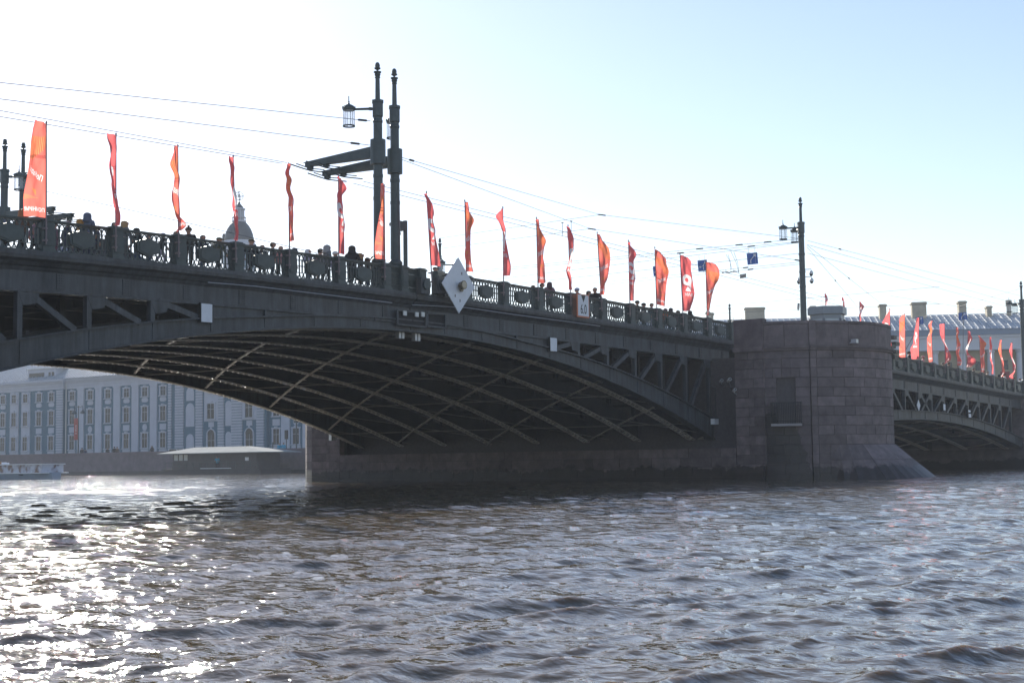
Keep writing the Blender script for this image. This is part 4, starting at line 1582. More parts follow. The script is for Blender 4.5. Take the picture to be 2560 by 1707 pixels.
def hair_mesh(kind):
    m = MB()
    if kind == "short":
        m.lathe([(0.070, -0.10), (0.085, -0.05), (0.092, 0.0)], (0, 0.03, 0), n=12)
        m.lathe([(0.096, -0.015), (0.102, 0.02), (0.098, 0.055), (0.072, 0.09), (0.02, 0.108)], n=12, sy=1.1)
    elif kind == "long":
        m.lathe([(0.12, -0.30), (0.135, -0.2), (0.118, -0.05), (0.116, 0.02), (0.105, 0.06), (0.075, 0.095), (0.02, 0.112)], (0, 0.035, 0), n=12, sy=1.0)
    elif kind == "bun":
        m.lathe([(0.1, -0.06), (0.11, 0.0), (0.104, 0.05), (0.075, 0.09), (0.02, 0.108)], n=12, sy=1.1)
        m.lathe([(0.01, 0.08), (0.045, 0.1), (0.05, 0.13), (0.03, 0.16), (0.005, 0.165)], (0, 0.06, 0), 10)
    elif kind == "hat":
        m.lathe([(0.112, -0.03), (0.118, 0.01), (0.114, 0.05), (0.085, 0.10), (0.03, 0.125), (0.005, 0.128)], n=12, sy=1.1)
    elif kind == "pompom":
        m.lathe([(0.112, -0.03), (0.118, 0.01), (0.114, 0.05), (0.085, 0.10), (0.03, 0.125), (0.005, 0.128)], n=12, sy=1.1)
        m.lathe([(0.01, 0.11), (0.04, 0.13), (0.045, 0.16), (0.03, 0.19), (0.005, 0.2)], (0, 0, 0), 10)
    elif kind == "cap":
        m.lathe([(0.11, 0.0), (0.112, 0.04), (0.09, 0.085), (0.03, 0.108), (0.005, 0.11)], n=12, sy=1.1)
        m.hexa([(-0.07, -0.20, 0.0), (0.07, -0.20, 0.0), (0.095, -0.09, 0.012), (-0.095, -0.09, 0.012), (-0.07, -0.20, 0.012), (0.07, -0.20, 0.012), (0.095, -0.09, 0.03), (-0.095, -0.09, 0.03)])
    elif kind == "hood":
        m.lathe([(0.155, -0.24), (0.150, -0.16), (0.125, -0.1), (0.125, 0.0), (0.12, 0.05), (0.09, 0.105), (0.03, 0.135), (0.005, 0.138)], (0, 0.03, 0), n=12, sy=1.08)
    return m.mesh("hair_" + kind, HAIR["dark"], smooth=True)


HM = {}


def person(label, px, py, Y, pose, face, top, leg, hk, hc, group="people on the bridge", zdeck=None, X=None, hmax=1.98, hmin=1.0):
    P = at(px, py, Y=Y) if X is None else at(px, py, X=X)
    zd = zdeck if zdeck is not None else zb(P[0]) + 0.14
    h = min(max(P[2] - zd, hmin), hmax)
    s = h / 1.76
    T = thing("person", label, "person", (P[0], P[1], zd), math.radians(face), group)
    me, hy = POSES[pose]
    b = place("body", me, T, (0, 0, 0), (0, 0, 0), (s * 1.24, s * 1.24, s))
    for i, mm in enumerate((CL[top], CL[leg])):
        b.material_slots[i].link = 'OBJECT'
        b.material_slots[i].material = mm
    if hk not in HM:
        HM[hk] = hair_mesh(hk)
    ho = place({"hat": "knit_hat", "pompom": "knit_hat", "cap": "cap", "hood": "hood"}.get(hk, "hair"), HM[hk], b, (0, hy - 0.018, 1.632))
    ho.material_slots[0].link = 'OBJECT'
    ho.material_slots[0].material = HAIR[hc] if hc in HAIR else CL[hc]
    return T


PEOPLE = [
    ("woman with ginger brown hair and long dark coat below the broadest banner", 53, 522, 1.5, "walk", 100, "brown", "black", "long", "ginger"),
    ("child with dark bun just right of the broadest banner's pedestal", 137, 556, 1.2, "stand", 20, "mauve", "mauve", "bun", "brown"),
    ("person in pinkish knit hat and dark blue coat, second left of the tall hooded figure", 167, 553, 1.3, "walk", 80, "navy", "navy", "hat", "mauve"),
    ("person in ochre hooded jacket right beside the tall hooded figure", 191, 547, 1.2, "lean", 60, "ochre", "black", "hood", "ochre"),
    ("tall person in slate blue pointed hood between first and second banner", 219, 532, 1.0, "stand", 110, "slate", "navy", "hood", "slate"),
    ("dark haired man in dark jacket left of the second banner pole", 276, 555, 1.1, "lean", 30, "black", "black", "short", "dark"),
    ("woman with blond hair and grey jacket right of the second banner pole", 309, 551, 1.3, "walk", 80, "grey", "grey", "long", "blond"),
    ("child in pale grey pointed hat left of the third banner pedestal", 404, 582, 1.0, "walk", 60, "black", "lilac", "hat", "lilac"),
    ("person in dark winter hat under the swinging tail of the third banner", 472, 568, 1.2, "walk", -50, "black", "black", "pompom", "brown"),
    ("boy with short dark hair right of the third banner, before a medallion", 506, 587, 1.2, "stand", 20, "navy", "slate", "short", "dark"),
    ("man in flat cap right of the domed tower", 626, 596, 1.3, "walk", 100, "black", "black", "cap", "olive"),
    ("young man with wavy hair and white sleeve, left of the fifth banner", 681, 605, 1.2, "stand", 50, "black", "denim", "short", "brown"),
    ("person with brown hair bent to the wavy haired man", 701, 616, 1.3, "lean", -40, "pink", "black", "short", "brown"),
    ("child in white pointed hood right of the fifth banner", 770, 623, 1.3, "stand", 10, "lilac", "slate", "hood", "white"),
    ("small child by the white hooded child, only hair showing", 790, 634, 1.0, "stand", 0, "mauve", "beige", "short", "brown"),
    ("man in dark hood and jacket left of the figure nine banner", 815, 612, 1.1, "walk", 70, "grey", "black", "hood", "grey"),
    ("child in light hat at the foot of the figure nine banner", 837, 628, 1.4, "stand", 0, "lilac", "grey", "hat", "white"),
    ("person in black hood in profile between figure nine banner and lamp posts", 879, 614, 1.1, "walk", 110, "black", "black", "hood", "black"),
    ("woman with long blond hair left of the twin lamp posts", 901, 632, 1.3, "stand", 40, "black", "black", "long", "blond"),
    ("girl with brown hair at the foot of the left twin lamp post", 919, 643, 1.2, "stand", 50, "brown", "denim", "long", "brown"),
    ("person in black cap at the foot of the first banner right of the lamp posts", 1087, 667, 1.3, "stand", 30, "black", "black", "cap", "black"),
    ("person with dark hair under the tip of the second banner right of the diamond", 1354, 707, 1.2, "stand", 30, "black", "navy", "short", "dark"),
    ("woman with bushy purplish hair left of the 6.0 sign", 1373, 704, 1.1, "stand", 150, "mauve", "black", "long", "purple"),
    ("person in lilac knit hat directly above the 6.0 sign", 1443, 719, 1.3, "stand", 170, "navy", "black", "hat", "lilac"),
    ("man in dark jacket leaning on the pedestal right of the 6.0 sign", 1489, 719, 1.0, "lean", -70, "black", "black", "short", "dark"),
    ("man in dark knit hat and black jacket right of the pinched banner", 1592, 751, 1.2, "stand", 40, "black", "black", "hat", "black"),
    ("man with square dark hair left of the legible banner's pole", 1628, 757, 1.1, "stand", 10, "slate", "lilac", "short", "dark"),
    ("person in orange jacket behind the railing right of the legible banner", 1658, 770, 1.4, "lean", 60, "orange", "black", "long", "purple"),
    ("woman with long dark hair right of the orange jacket", 1677, 769, 1.1, "stand", 80, "black", "denim", "long", "dark"),
    ("person in black jacket bending over below the clear figure nine banner", 1722, 776, 1.0, "lean", 90, "black", "black", "hood", "black"),
    ("person in slate hood at the left edge, only the hood top showing", 12, 545, 1.4, "stand", 40, "slate", "black", "hood", "slate"),
    ("person in mauve jacket between the ginger woman and the broadest banner's pedestal", 86, 545, 2.0, "walk", 80, "mauve", "black", "short", "brown"),
    ("person in dark jacket just right of the tall slate hood", 243, 563, 1.8, "stand", 60, "navy", "black", "short", "dark"),
    ("person in black jacket walking between second and third banner", 345, 570, 1.6, "walk", -100, "black", "denim", "hat", "black"),
    ("child in pink jacket between second and third banner", 372, 583, 1.3, "stand", 30, "pink", "denim", "hat", "pink"),
    ("person in dark coat under the third banner's pole", 440, 577, 1.9, "stand", 20, "black", "black", "short", "brown"),
    ("person in olive jacket left of the domed tower", 545, 592, 1.7, "walk", 90, "olive", "black", "cap", "olive"),
    ("person in black coat directly right of the flat cap man", 655, 612, 1.8, "stand", -20, "black", "black", "short", "dark"),
    ("person in navy jacket at the fifth banner's pedestal", 735, 620, 1.7, "stand", 40, "navy", "black", "hat", "navy"),
    ("person in dark jacket close behind the grey hooded man", 800, 620, 2.0, "stand", 100, "black", "black", "short", "dark"),
    ("person in black coat between the long blond hair and the left twin lamp post", 934, 640, 2.0, "stand", 60, "black", "black", "hat", "black"),
    ("person in grey jacket at the second banner right of the diamond sign", 1330, 712, 1.9, "walk", 80, "grey", "black", "short", "brown"),
    ("person in black jacket left of the wide bulging banner", 1470, 726, 1.8, "stand", 40, "black", "black", "short", "dark"),
    ("person in navy jacket between the pinched and the legible banner", 1608, 757, 1.8, "stand", 20, "navy", "black", "hat", "black"),
    ("person in mauve coat at the foot of the legible banner", 1694, 775, 1.7, "walk", 90, "mauve", "black", "long", "brown"),
]
for a in PEOPLE:
    person(*a)
PIERP = [
    ("man in dark jacket and black hair behind the pier parapet, left group", 1977, 783.5, "black", "short", "dark"),
    ("small child at the far left of the pier parapet group", 1963, 797, "navy", "hat", "navy"),
    ("child with light brown hair in the middle of the pier parapet group", 1989, 793, "beige", "short", "brown"),
    ("person in brown fur hat beside the lone lamp post's foot", 2007, 787, "brown", "hat", "brown"),
    ("child in pale pink hat right of the lone lamp post", 2021.5, 791.5, "pink", "hat", "pink"),
    ("dark haired man right of the grey booth on the pier", 2178, 790, "navy", "short", "dark"),
]
for lb, x, y, tp, hk, hc in PIERP:
    P = at(x, y, Y=-1.3) if x < 2100 else at(x, y, Y=1.0)
    person(lb, x, y, -1.3 if x < 2100 else 1.0, "stand", 20, tp, "black", hk, hc, "people on the pier", 7.75 if x < 2100 else None)
RSP = [
    ("person in black beside the camera rig at the start of the right span", 2272, 878, "black", "hat", "black"),
    ("person in pink jacket behind the third small banner", 2307, 889, "pink", "hat", "pink"),
    ("person in black left of the curling fifth banner on the right span", 2357, 906, "black", "short", "dark"),
    ("person in dark coat at the tail of the curling fifth banner", 2371, 906, "black", "hat", "brown"),
    ("dark figure between the seventh and eighth small banners", 2433, 919, "black", "short", "dark"),
    ("person at the foot of the eighth small banner", 2459, 926, "navy", "hat", "black"),
    ("person in pale hat right of the eighth small banner", 2468, 927, "beige", "hat", "beige"),
    ("dark figure left of the tenth small banner", 2498, 936, "black", "hood", "black"),
    ("person in pale jacket right of the tenth small banner", 2511, 934, "white", "hat", "brown"),
    ("dark figure at the foot of the last small banner", 2533, 943, "black", "hat", "black"),
    ("man with dark hair and white top at the right edge of the picture", 2549, 945, "white", "short", "dark"),
]
for lb, x, y, tp, hk, hc in RSP:
    person(lb, x, y, 0.7, "stand", 30, tp, "black", hk, hc, "people on the right span")
QP = [
    ("person in dark coat on the far quay, right of the red bannered lamp", 205, 1119, "black", "hat", "black"),
    ("child in dark coat on the far quay, beside the person near the bannered lamp", 213.5, 1122, "navy", "hat", "navy"),
    ("lone dark figure on the far quay under the second pilaster", 269, 1118, "black", "short", "dark"),
    ("left one of a dark pair on the far quay wall", 286, 1116, "black", "hat", "black"),
    ("right one of a dark pair on the far quay wall", 293, 1116.5, "brown", "hat", "brown"),
    ("dark figure in a pointed hood on the far quay, right of the dark pair", 380, 1114.5, "black", "hood", "black"),
    ("left one of two people in bright blue jackets by the quay wall", 698.5, 1107, "cyan", "short", "dark"),
    ("right one of two people in bright blue jackets by the quay wall", 709, 1106, "cyan", "short", "brown"),
]
for lb, x, y, tp, hk, hc in QP:
    person(lb, x, y, None, "stand", -60, tp, "black", hk, hc, "people on the far quay", 2.75, 107.8, 1.95, 1.2)

# ------------------------------------------------------------------ signs
def flat_sign(T, pts, n, th, m, name="plate"):
    pts = [np.array(p) for p in pts]
    n = np.array(n, float)
    return MB().add(pts + [p + n * th for p in pts], [tuple(range(len(pts))), tuple(range(2 * len(pts) - 1, len(pts) - 1, -1))] + [(i, (i + 1) % len(pts), len(pts) + (i + 1) % len(pts), len(pts) + i) for i in range(len(pts))]).build(name, m, T)


def diamond(label, c, hw, hh, Y, lamp=True, size=1.0):
    P = at(*c, Y=Y)
    T = thing("diamond_sign", label, "navigation sign", tuple(P))
    flat_sign(T, [P + np.array(q) for q in ((-hw, 0, 0), (0, 0, -hh), (hw, 0, 0), (0, 0, hh))], (0, 1, 0), 0.04, PLATEW)
    fr = MB()
    for z in (-0.35, 0.35):
        fr.box(P[0] - hw * 0.7, P[0] + hw * 0.7, Y + 0.045, Y + 0.10, P[2] + z * hh - 0.04, P[2] + z * hh + 0.04)
        fr.bar((P[0] - 0.3, Y + 0.1, P[2] + z * hh), (P[0] - 0.3, 0.0, P[2] + z * hh), 0.06, 0.06)
        fr.bar((P[0] + 0.3, Y + 0.1, P[2] + z * hh), (P[0] + 0.3, 0.0, P[2] + z * hh), 0.06, 0.06)
    fr.build("bracket", STEEL, T)
    if lamp:
        l = MB()
        pth = [(P[0], Y - 0.02 - 0.05 * k, P[2]) for k in range(7)]
        l.tube(pth, [0.07, 0.12, 0.15, 0.16, 0.18, 0.2, 0.2], 14)
        l.prism([(-0.2, -0.02), (-0.05, -0.30), (0.05, -0.30), (0.2, -0.02)], (0, 0.1, 0), (P[0], Y - 0.2, P[2]))
        lo = l.build("navigation_light", mat("brass lamp", (0.20, 0.17, 0.12), 0.4, 0.7), T)
        MB().tube([(P[0], Y - 0.32, P[2]), (P[0], Y - 0.34, P[2])], [0.17, 0.15], 14).build("lens", mat("lens", (0.5, 0.42, 0.30), 0.15), lo)
        st = MB()
        for (dx, dz) in ((-0.3, -0.55), (0.05, -0.75), (0.2, 0.5)):
            st.box(P[0] + dx, P[0] + dx + 0.05, Y - 0.008, Y - 0.002, P[2] + dz, P[2] + dz + 0.12)
        st.build("rust_spot", mat("rust", (0.10, 0.06, 0.05), 0.8), T)
    return T


diamond("large white diamond navigation sign with a brass lamp hung on the bridge edge", (1147, 713.5), 1.20, 1.27, -0.85)
diamond("small white diamond sign in the truss of the right span", (2297, 1013), 0.35, 0.42, -0.35, False)

# clearance sign
P = at(1458, 764.5, Y=-0.42)
T = thing("clearance_sign", "white clearance sign reading 6.0 under a black triangle, hung on the railing", "sign", tuple(P))
hw, hh = 0.56, 0.60
flat_sign(T, [P + np.array(q) for q in ((-hw, 0, -hh), (hw, 0, -hh), (hw, 0, hh), (-hw, 0, hh))], (0, 1, 0), 0.04, ORANGEF, "border")
flat_sign(T, [P + np.array(q) for q in ((-hw + .07, -0.015, -hh + .07), (hw - .07, -0.015, -hh + .07), (hw - .07, -0.015, hh - .05), (-hw + .07, -0.015, hh - .05))], (0, 1, 0), 0.012, PLATEW, "plate")
flat_sign(T, [P + np.array(q) for q in ((0, -0.024, 0.18), (0.20, -0.024, hh - .06), (-0.20, -0.024, hh - .06))], (0, 1, 0), 0.006, BLACK, "triangle")
vs, fs = text_mesh("6.0", 0.62, 0.004)
MB().add([(P[0] + x * 0.78, P[1] - 0.024, P[2] - 0.20 + y * 1.12) for x, y in vs], fs).build("digits", BLACK, T)
MB().bar((P[0] - 0.3, P[1] + 0.04, P[2]), (P[0] - 0.3, 0, P[2]), 0.05, 0.05).bar((P[0] + 0.3, P[1] + 0.04, P[2]), (P[0] + 0.3, 0, P[2]), 0.05, 0.05).build("bracket", STEEL, T)


def plain_plate(label, x0, y0, x1, y1, Y=-0.12):
    A, B = at(x0, y1, Y=Y), at(x1, y0, Y=Y)
    T = thing("signal_plate", label, "plate", tuple((A + B) / 2))
    MB().box(A[0], B[0], Y - 0.02, Y + 0.02, A[2], B[2]).build("plate", PLATEW, T)
    for xa in (A[0] - 0.03, B[0]):
        MB().box(xa, xa + 0.03, Y - 0.03, Y + 0.15, A[2] - 0.03, B[2] + 0.03).build("edge_strip", BLACK, T)


plain_plate("white square reflector plate on the left arch face", 502, 761, 530, 804)
plain_plate("white upright reflector plate where the right truss begins", 1375, 845.5, 1391.5, 877)
plain_plate("small white and red plate in the right span truss", 2358, 1010, 2363, 1025, -0.3)
plain_plate("small white plate above another in the right span truss", 2420, 1025, 2426, 1030, -0.3)
plain_plate("small white plate on the arch of the right span", 2421, 1034, 2427, 1043, -0.3)


def blue_sign(label, x0, y0, x1, y1, Y, arrow, stick=None):
    c = at((x0 + x1) / 2, (y0 + y1) / 2, Y=Y)
    dep = float((c - CAM) @ FW)
    hh = (y1 - y0) / 2 * dep / F_PX
    ry = math.radians(205)
    nrm = np.array([math.cos(ry), math.sin(ry), 0])
    ax = np.array([-nrm[1], nrm[0], 0])
    if ax @ RT < 0:
        ax = -ax
    hw = (x1 - x0) / 2 * dep / F_PX / abs(ax @ RT)
    T = thing("road_sign", label, "road sign", tuple(c), 0, "blue lane signs")
    tl = math.radians(4)
    Q = lambda u, v, d=0.0: c + ax * (u * math.cos(tl) - v * math.sin(tl)) + np.array([0, 0, 1]) * (u * math.sin(tl) + v * math.cos(tl)) + nrm * d
    flat_sign(T, [Q(-hw, -hh), Q(hw, -hh), Q(hw, hh), Q(-hw, hh)], -nrm, 0.03, BLUES, "panel")
    if arrow:
        m = MB()

        def st(u0, v0, u1, v1, w):
            m.bar(Q(u0 * hw, v0 * hh, 0.012), Q(u1 * hw, v1 * hh, 0.012), w * hw, 0.006, nrm)

        def tri(p):
            pts = [Q(a * hw, b * hh, 0.014) for a, b in p]
            m.add(pts, [(0, 1, 2)])
        if arrow == "right":
            st(-0.35, -0.8, -0.35, -0.2, 0.16)
            st(-0.35, -0.24, 0.45, 0.55, 0.16)
            tri([(0.75, 0.82), (0.15, 0.7), (0.65, 0.2)])
        else:
            st(0.15, -0.8, 0.15, 0.1, 0.15)
            st(0.15, -0.1, -0.5, -0.2, 0.15)
            tri([(-0.75, -0.22), (-0.45, 0.05), (-0.45, -0.5)])
            st(0.15, 0.05, 0.55, 0.55, 0.15)
            tri([(0.8, 0.8), (0.35, 0.7), (0.75, 0.3)])
        for k in range(4):
            st(0.55, -0.8 + 0.3 * k, 0.55, -0.65 + 0.3 * k, 0.05)
        m.build("arrow", WHITE, T)
    if stick is not None:
        a = at(*stick, Y=Y)
        MB().tube([a, Q(0, -hh), Q(0, hh)], 0.035, 6).build("stick", WIRE, T)
    else:
        MB().tube([Q(-hw * 0.6, hh), Q(-hw * 0.6, hh + 0.35)], 0.012, 5).tube([Q(hw * 0.6, hh), Q(hw * 0.6, hh + 0.35)], 0.012, 5).build("hanger", WIRE, T)


blue_sign("blue lane sign with right bending arrow on wires left of the lone lamp post", 1868, 632, 1894, 661, 9.0, "right")
blue_sign("blue lane sign with a forked arrow half behind the salmon banner", 1745, 650, 1768, 678, 12.0, "fork")
blue_sign("blue lane sign edge peeking out left of the legible banner", 1633, 665, 1652, 690, 15.0, "fork")
blue_sign("blue arrow sign in front of a yellowish chimney on the far roof", 2397, 781, 2417, 800, 9.0, "right", (2407, 960))
blue_sign("blue arrow sign with a leaning stick behind the white looped banner", 2290, 792, 2308, 811, 9.0, "right", (2265, 873))
c = at(1858, 691, Y=7.0)
T = thing("wire_plate", "small pale plate with a brown slash hanging on the trolley wires", "plate", tuple(c))
ax = np.array([0.42, -0.907, 0])
flat_sign(T, [c + ax * a + np.array([0, 0, b]) for a, b in ((-.24, -.15), (.22, -.10), (.22, .20), (-.24, .15))], (-0.907, -0.42, 0), 0.03, mat("pale board", (0.55, 0.52, 0.47), 0.6), "panel")
MB().bar(c + ax * -0.2 + np.array([-0.04, -0.02, -0.1]), c + ax * 0.2 + np.array([-0.04, -0.02, 0.15]), 0.07, 0.02).build("slash", mat("brown", (0.14, 0.09, 0.07), 0.7), T)


# ------------------------------------------------------------------ cameras, floodlights, small equipment
def dome_camera(label, px, py, Y, side):
    P = at(px, py, Y=Y)
    T = thing("dome_camera", label, "camera", tuple(P), 0, "white cameras on the lamp post")
    MB().lathe([(0.03, 0.22), (0.09, 0.18), (0.14, 0.08), (0.145, 0.0), (0.13, -0.03)], tuple(P), 12).build("housing", WHITE, T)
    MB().lathe([(0.12, -0.03), (0.11, -0.10), (0.06, -0.16), (0.01, -0.18)], tuple(P), 12).build("dome", BLACK, T)
    q = np.array([37.3, 0.5, P[2] + 0.22])
    MB().tube([P + np.array([0, 0, 0.2]), P + np.array([0, 0, 0.3]), q + np.array([0, 0, 0.08])], 0.03, 6).build("arm", WHITE, T)


dome_camera("largest white dome camera, upper right on the lone lamp post", 2028, 684, -0.05, 1)
dome_camera("white dome camera lower right on the lone lamp post", 2029, 702.5, -0.05, 1)
dome_camera("white dome camera on the left side of the lone lamp post", 1997, 704, 0.9, -1)


def bullet(label, px, py, d, pl, L=0.42, r=0.085, arm=(0, 0.25, -0.2)):
    P = at(px, py, **pl)
    d = np.array(d, float)
    d /= np.linalg.norm(d)
    T = thing("bullet_camera", label, "camera", tuple(P), 0, "bullet cameras")
    MB().tube([P - d * L / 2, P + d * L / 2], r, 10).build("housing", WHITE, T)
    MB().tube([P + d * L / 2, P + d * (L / 2 + 0.02)], r * 0.75, 10).build("lens", BLACK, T)
    MB().tube([P, P + np.array([0, 0, -0.15]) * np.sign(-arm[2]), P + np.array(arm)], 0.03, 6).build("bracket", GALV, T)


bullet("white bullet camera with a loose cable low on the lone lamp post", 1996, 766, (-0.5, -0.3, 0.5), dict(Y=0.3), arm=(0.35, 0.2, -0.25))
bullet("white bullet camera on the pier wall, left of a pair", 1803, 952, (-0.7, -0.6, 0.1), dict(X=22.9), arm=(0.6, 0.1, -0.35))
bullet("white bullet camera on the pier wall, right of a pair", 1823, 950, (-0.7, -0.6, 0.15), dict(X=22.3), 0.5, 0.1, arm=(0.2, 0.0, -0.4))
bullet("white bullet camera below the pair on the pier corner", 1836, 975, (-0.6, -0.7, 0.2), dict(X=21.75), 0.3, 0.08, arm=(0.25, 0.0, -0.25))

# traffic camera post right of the twin lamp posts
A, B = at(1014, 670, Y=1.2), at(1013, 552, Y=1.2)
T = thing("camera_post", "slim grey post with a boxy traffic camera right of the twin lamp posts", "camera post", (A[0], 1.2, zb(A[0])))
MB().box(A[0] - 0.07, A[0] + 0.07, 1.13, 1.27, zb(A[0]), B[2]).build("post", LAMPIRON, T)
c = at(1003, 566, Y=1.2)
MB().box(c[0] - 0.30, c[0] + 0.12, 1.0, 1.4, c[2] - 0.20, c[2] + 0.20).bar((c[0] - 0.3, 1.2, c[2] + 0.03), (c[0] - 0.65, 1.3, c[2] + 0.03), 0.16, 0.14).tube([(c[0] - 0.1, 1.2, c[2] - 0.14), (c[0] - 0.05, 1.2, c[2] - 0.4), (c[0] + 0.02, 1.2, c[2] - 0.14)], 0.012, 5).build("camera_box", LAMPIRON, T)


def flood(label, px, py, Y, sz=0.4):
    P = at(px, py, Y=Y)
    T = thing("floodlight", label, "floodlight", tuple(P), 0, "floodlights under the bridge")
    s = sz / 2
    MB().box(P[0] - s * .9, P[0] - s * .15, P[1] - s * .5, P[1] + s * .5, P[2] - s, P[2] + s).box(P[0] + s * .15, P[0] + s * .9, P[1] - s * .5, P[1] + s * .5, P[2] - s, P[2] + s).build("housing", GALV, T)
    MB().box(P[0] - s * .1, P[0] + s * .1, P[1] - s * .2, P[1] + s * .2, P[2] - s * .4, P[2] + s * 1.6).build("bracket", STEEL, T)


flood("pair of small grey floodlights under the mid bridge, left pair", 1000, 835, 0.35)
flood("pair of small grey floodlights under the mid bridge, right pair", 1040, 841, 0.3)
flood("small white floodlights high on the far end of the pier, under the arch", 831, 1092, 28.2, 0.5)


def drum_light(label, px, py, Y, r=0.28):
    P = at(px, py, Y=Y)
    T = thing("spotlight", label, "spotlight", tuple(P), 0, "round spotlights in the truss")
    MB().tube([P + np.array([-0.25, -0.05, 0]), P + np.array([0.2, 0.0, 0])], r, 14).build("drum", STEEL, T)
    MB().tube([P + np.array([0.2, 0, 0]), P + np.array([0.26, 0.0, 0])], [r * 1.05, r * 0.8], 14).build("glass", GALV, T)
    MB().box(P[0] - 0.05, P[0] + 0.05, P[1] - 0.05, P[1] + 0.05, P[2] + r - 0.05, P[2] + r + 0.7).build("hanger", STEEL, T)


drum_light("round grey spotlight hanging inside the right truss, left of two", 1545, 884, 0.75)
drum_light("round grey spotlight inside the truss close to the pier", 1780, 939, 0.75)
P = at(1788, 1053, Y=-0.2)
T = thing("junction_box", "white junction box at the foot of the right arch beside the pier", "box", tuple(P))
MB().box(P[0] - 0.28, P[0] + 0.28, P[1] - 0.1, P[1] + 0.15, P[2] - 0.18, P[2] + 0.16).build("cabinet", WHITE, T)
MB().box(P[0] - 0.3, P[0] + 0.3, P[1] - 0.12, P[1] + 0.17, P[2] + 0.16, P[2] + 0.2).tube([(P[0] + 0.1, P[1], P[2] + 0.2), (P[0] + 0.1, P[1], P[2] + 2.0), (P[0] - 0.6, P[1], P[2] + 2.1)], 0.03, 6).build("conduit", STEEL, T)

# frame with hatches at the middle joint of the drawbridge
T = thing("joint_hatch", "rectangular steel hatch frame with small plates at the middle joint of the drawbridge", "hatch", (-3.6, -0.1, 7.9))
A, B = at(993, 810, Y=-0.14), at(1064, 775, Y=-0.14)
fr = MB()
c1 = [at(993, 775, Y=-0.14), at(993, 810, Y=-0.14), at(1064, 818, Y=-0.14), at(1064, 783, Y=-0.14)]
c2 = [at(1068, 783, Y=-0.14), at(1068, 815, Y=-0.14), at(1113, 820, Y=-0.14), at(1113, 785, Y=-0.14)]
for cc in (c1, c2):
    for p, q in zip(cc, cc[1:] + cc[:1]):
        fr.bar(p, q, 0.08, 0.08, (0, 1, 0))
fr.build("frame", STEEL, T)
for cc in (c1, c2):
    flat_sign(T, [p + np.array([0, 0.06, 0]) for p in cc], (0, 1, 0), 0.03, DARK, "hatch_panel")
for x, y in ((1012, 783), (1042, 786), (1057, 786)):
    p = at(x, y, Y=-0.2)
    MB().box(p[0] - 0.12, p[0] + 0.12, -0.22, -0.17, p[2] - 0.1, p[2] + 0.1).build("small_plate", GALV, T)
for x in (1051, 1092):
    p = at(x, 716, Y=-0.2)
    T2 = thing("navigation_lamp", "round shuttered lamp box on the joint pedestal, %s of two" % ("left" if x < 1060 else "right"), "lamp", tuple(p), 0, "lamp boxes at the joint")
    MB().box(p[0] - 0.34, p[0] + 0.30, -0.52, -0.22, p[2] - 0.36, p[2] + 0.36).build("box", STEEL, T2)
    MB().tube([(p[0], -0.52, p[2] + 0.05), (p[0], -0.62, p[2] + 0.05)], [0.22, 0.24], 14).build("shutter", IRON, T2)

# pipe under the cornice
T = thing("conduit", "thin pale pipe running under the cornice right of the diamond sign", "pipe", (2, -0.2, 8.1))
MB().tube([at(x, y, Y=-0.32) for x, y in ((1030, 762), (1165, 769), (1290, 787), (1420, 804), (1500, 815))], 0.02, 6).build("pipe", GALV, T)
T = thing("conduit", "thin pale pipe running under the cornice left of the twin lamp posts", "pipe", (-12, -0.2, 8.1))
MB().tube([at(x, y, Y=-0.32) for x, y in ((520, 706), (640, 716), (800, 735), (980, 757))], 0.02, 6).build("pipe", GALV, T)

# traffic light beyond the end pedestal
p = at(1836, 838, Y=2.0)
T = thing("traffic_light", "back of a black three lamp traffic light in the gap left of the pier", "traffic light", (p[0], p[1], zb(p[0])))
m = MB().box(p[0] - 0.25, p[0] + 0.25, p[1] - 0.12, p[1] + 0.12, p[2] - 0.55, p[2] + 0.55)
for dz in (-0.36, 0, 0.36):
    m.tube([(p[0], p[1] - 0.12, p[2] + dz), (p[0], p[1] - 0.3, p[2] + dz)], 0.14, 10)
m.build("housing", BLACK, T)
MB().tube([(p[0] + 0.1, p[1] + 0.15, zb(p[0])), (p[0] + 0.1, p[1] + 0.15, p[2] + 0.5)], 0.06, 8).build("post", LAMPIRON, T)
# camera rig left end of right span
p = at(2232, 862, Y=-0.2)
T = thing("light_rig", "dark cluster of lamps bracketed on the railing where the right span meets the pier", "lamp cluster", tuple(p))
m = MB()
for dx, dz, s in ((0, 0.55, 0.35), (0.5, 0.1, 0.4), (-0.3, -0.15, 0.4), (0.4, -0.5, 0.35), (0.1, -0.9, 0.3)):
    m.box(p[0] + dx - s, p[0] + dx + s, p[1] - 0.2, p[1] + 0.2, p[2] + dz - 0.14, p[2] + dz + 0.14)
m.build("lamp_head", BLACK, T)
MB().box(p[0] - 0.05, p[0] + 0.05, p[1] + 0.2, p[1] + 0.3, p[2] - 1.4, p[2] + 0.8).build("stand", STEEL, T)
# small lamp heads on the pier parapet
p = np.array([*nose_pt(60, 6.0), 7.75])
T = thing("wall_light", "small dark lamp with a bracket on the curved pier parapet", "wall lamp", tuple(p))
MB().box(p[0] - 0.16, p[0] + 0.16, p[1] - 0.42, p[1] - 0.1, p[2] - 0.10, p[2] + 0.12).bar((p[0], p[1] - 0.2, p[2]), (p[0], p[1] + 0.1, p[2] - 0.1), 0.06, 0.06).build("lamp_head", GALV, T)

# ------------------------------------------------------------------ operator booth on the pier
BX, BY = 31.2, -3.9
T = thing("booth", "grey hexagonal control booth with a deep roof band standing on the pier", "booth", (BX, BY, 7.8))
BG = mat("booth cladding", (0.20, 0.23, 0.26), 0.4, 0.2, 0.06, 2)


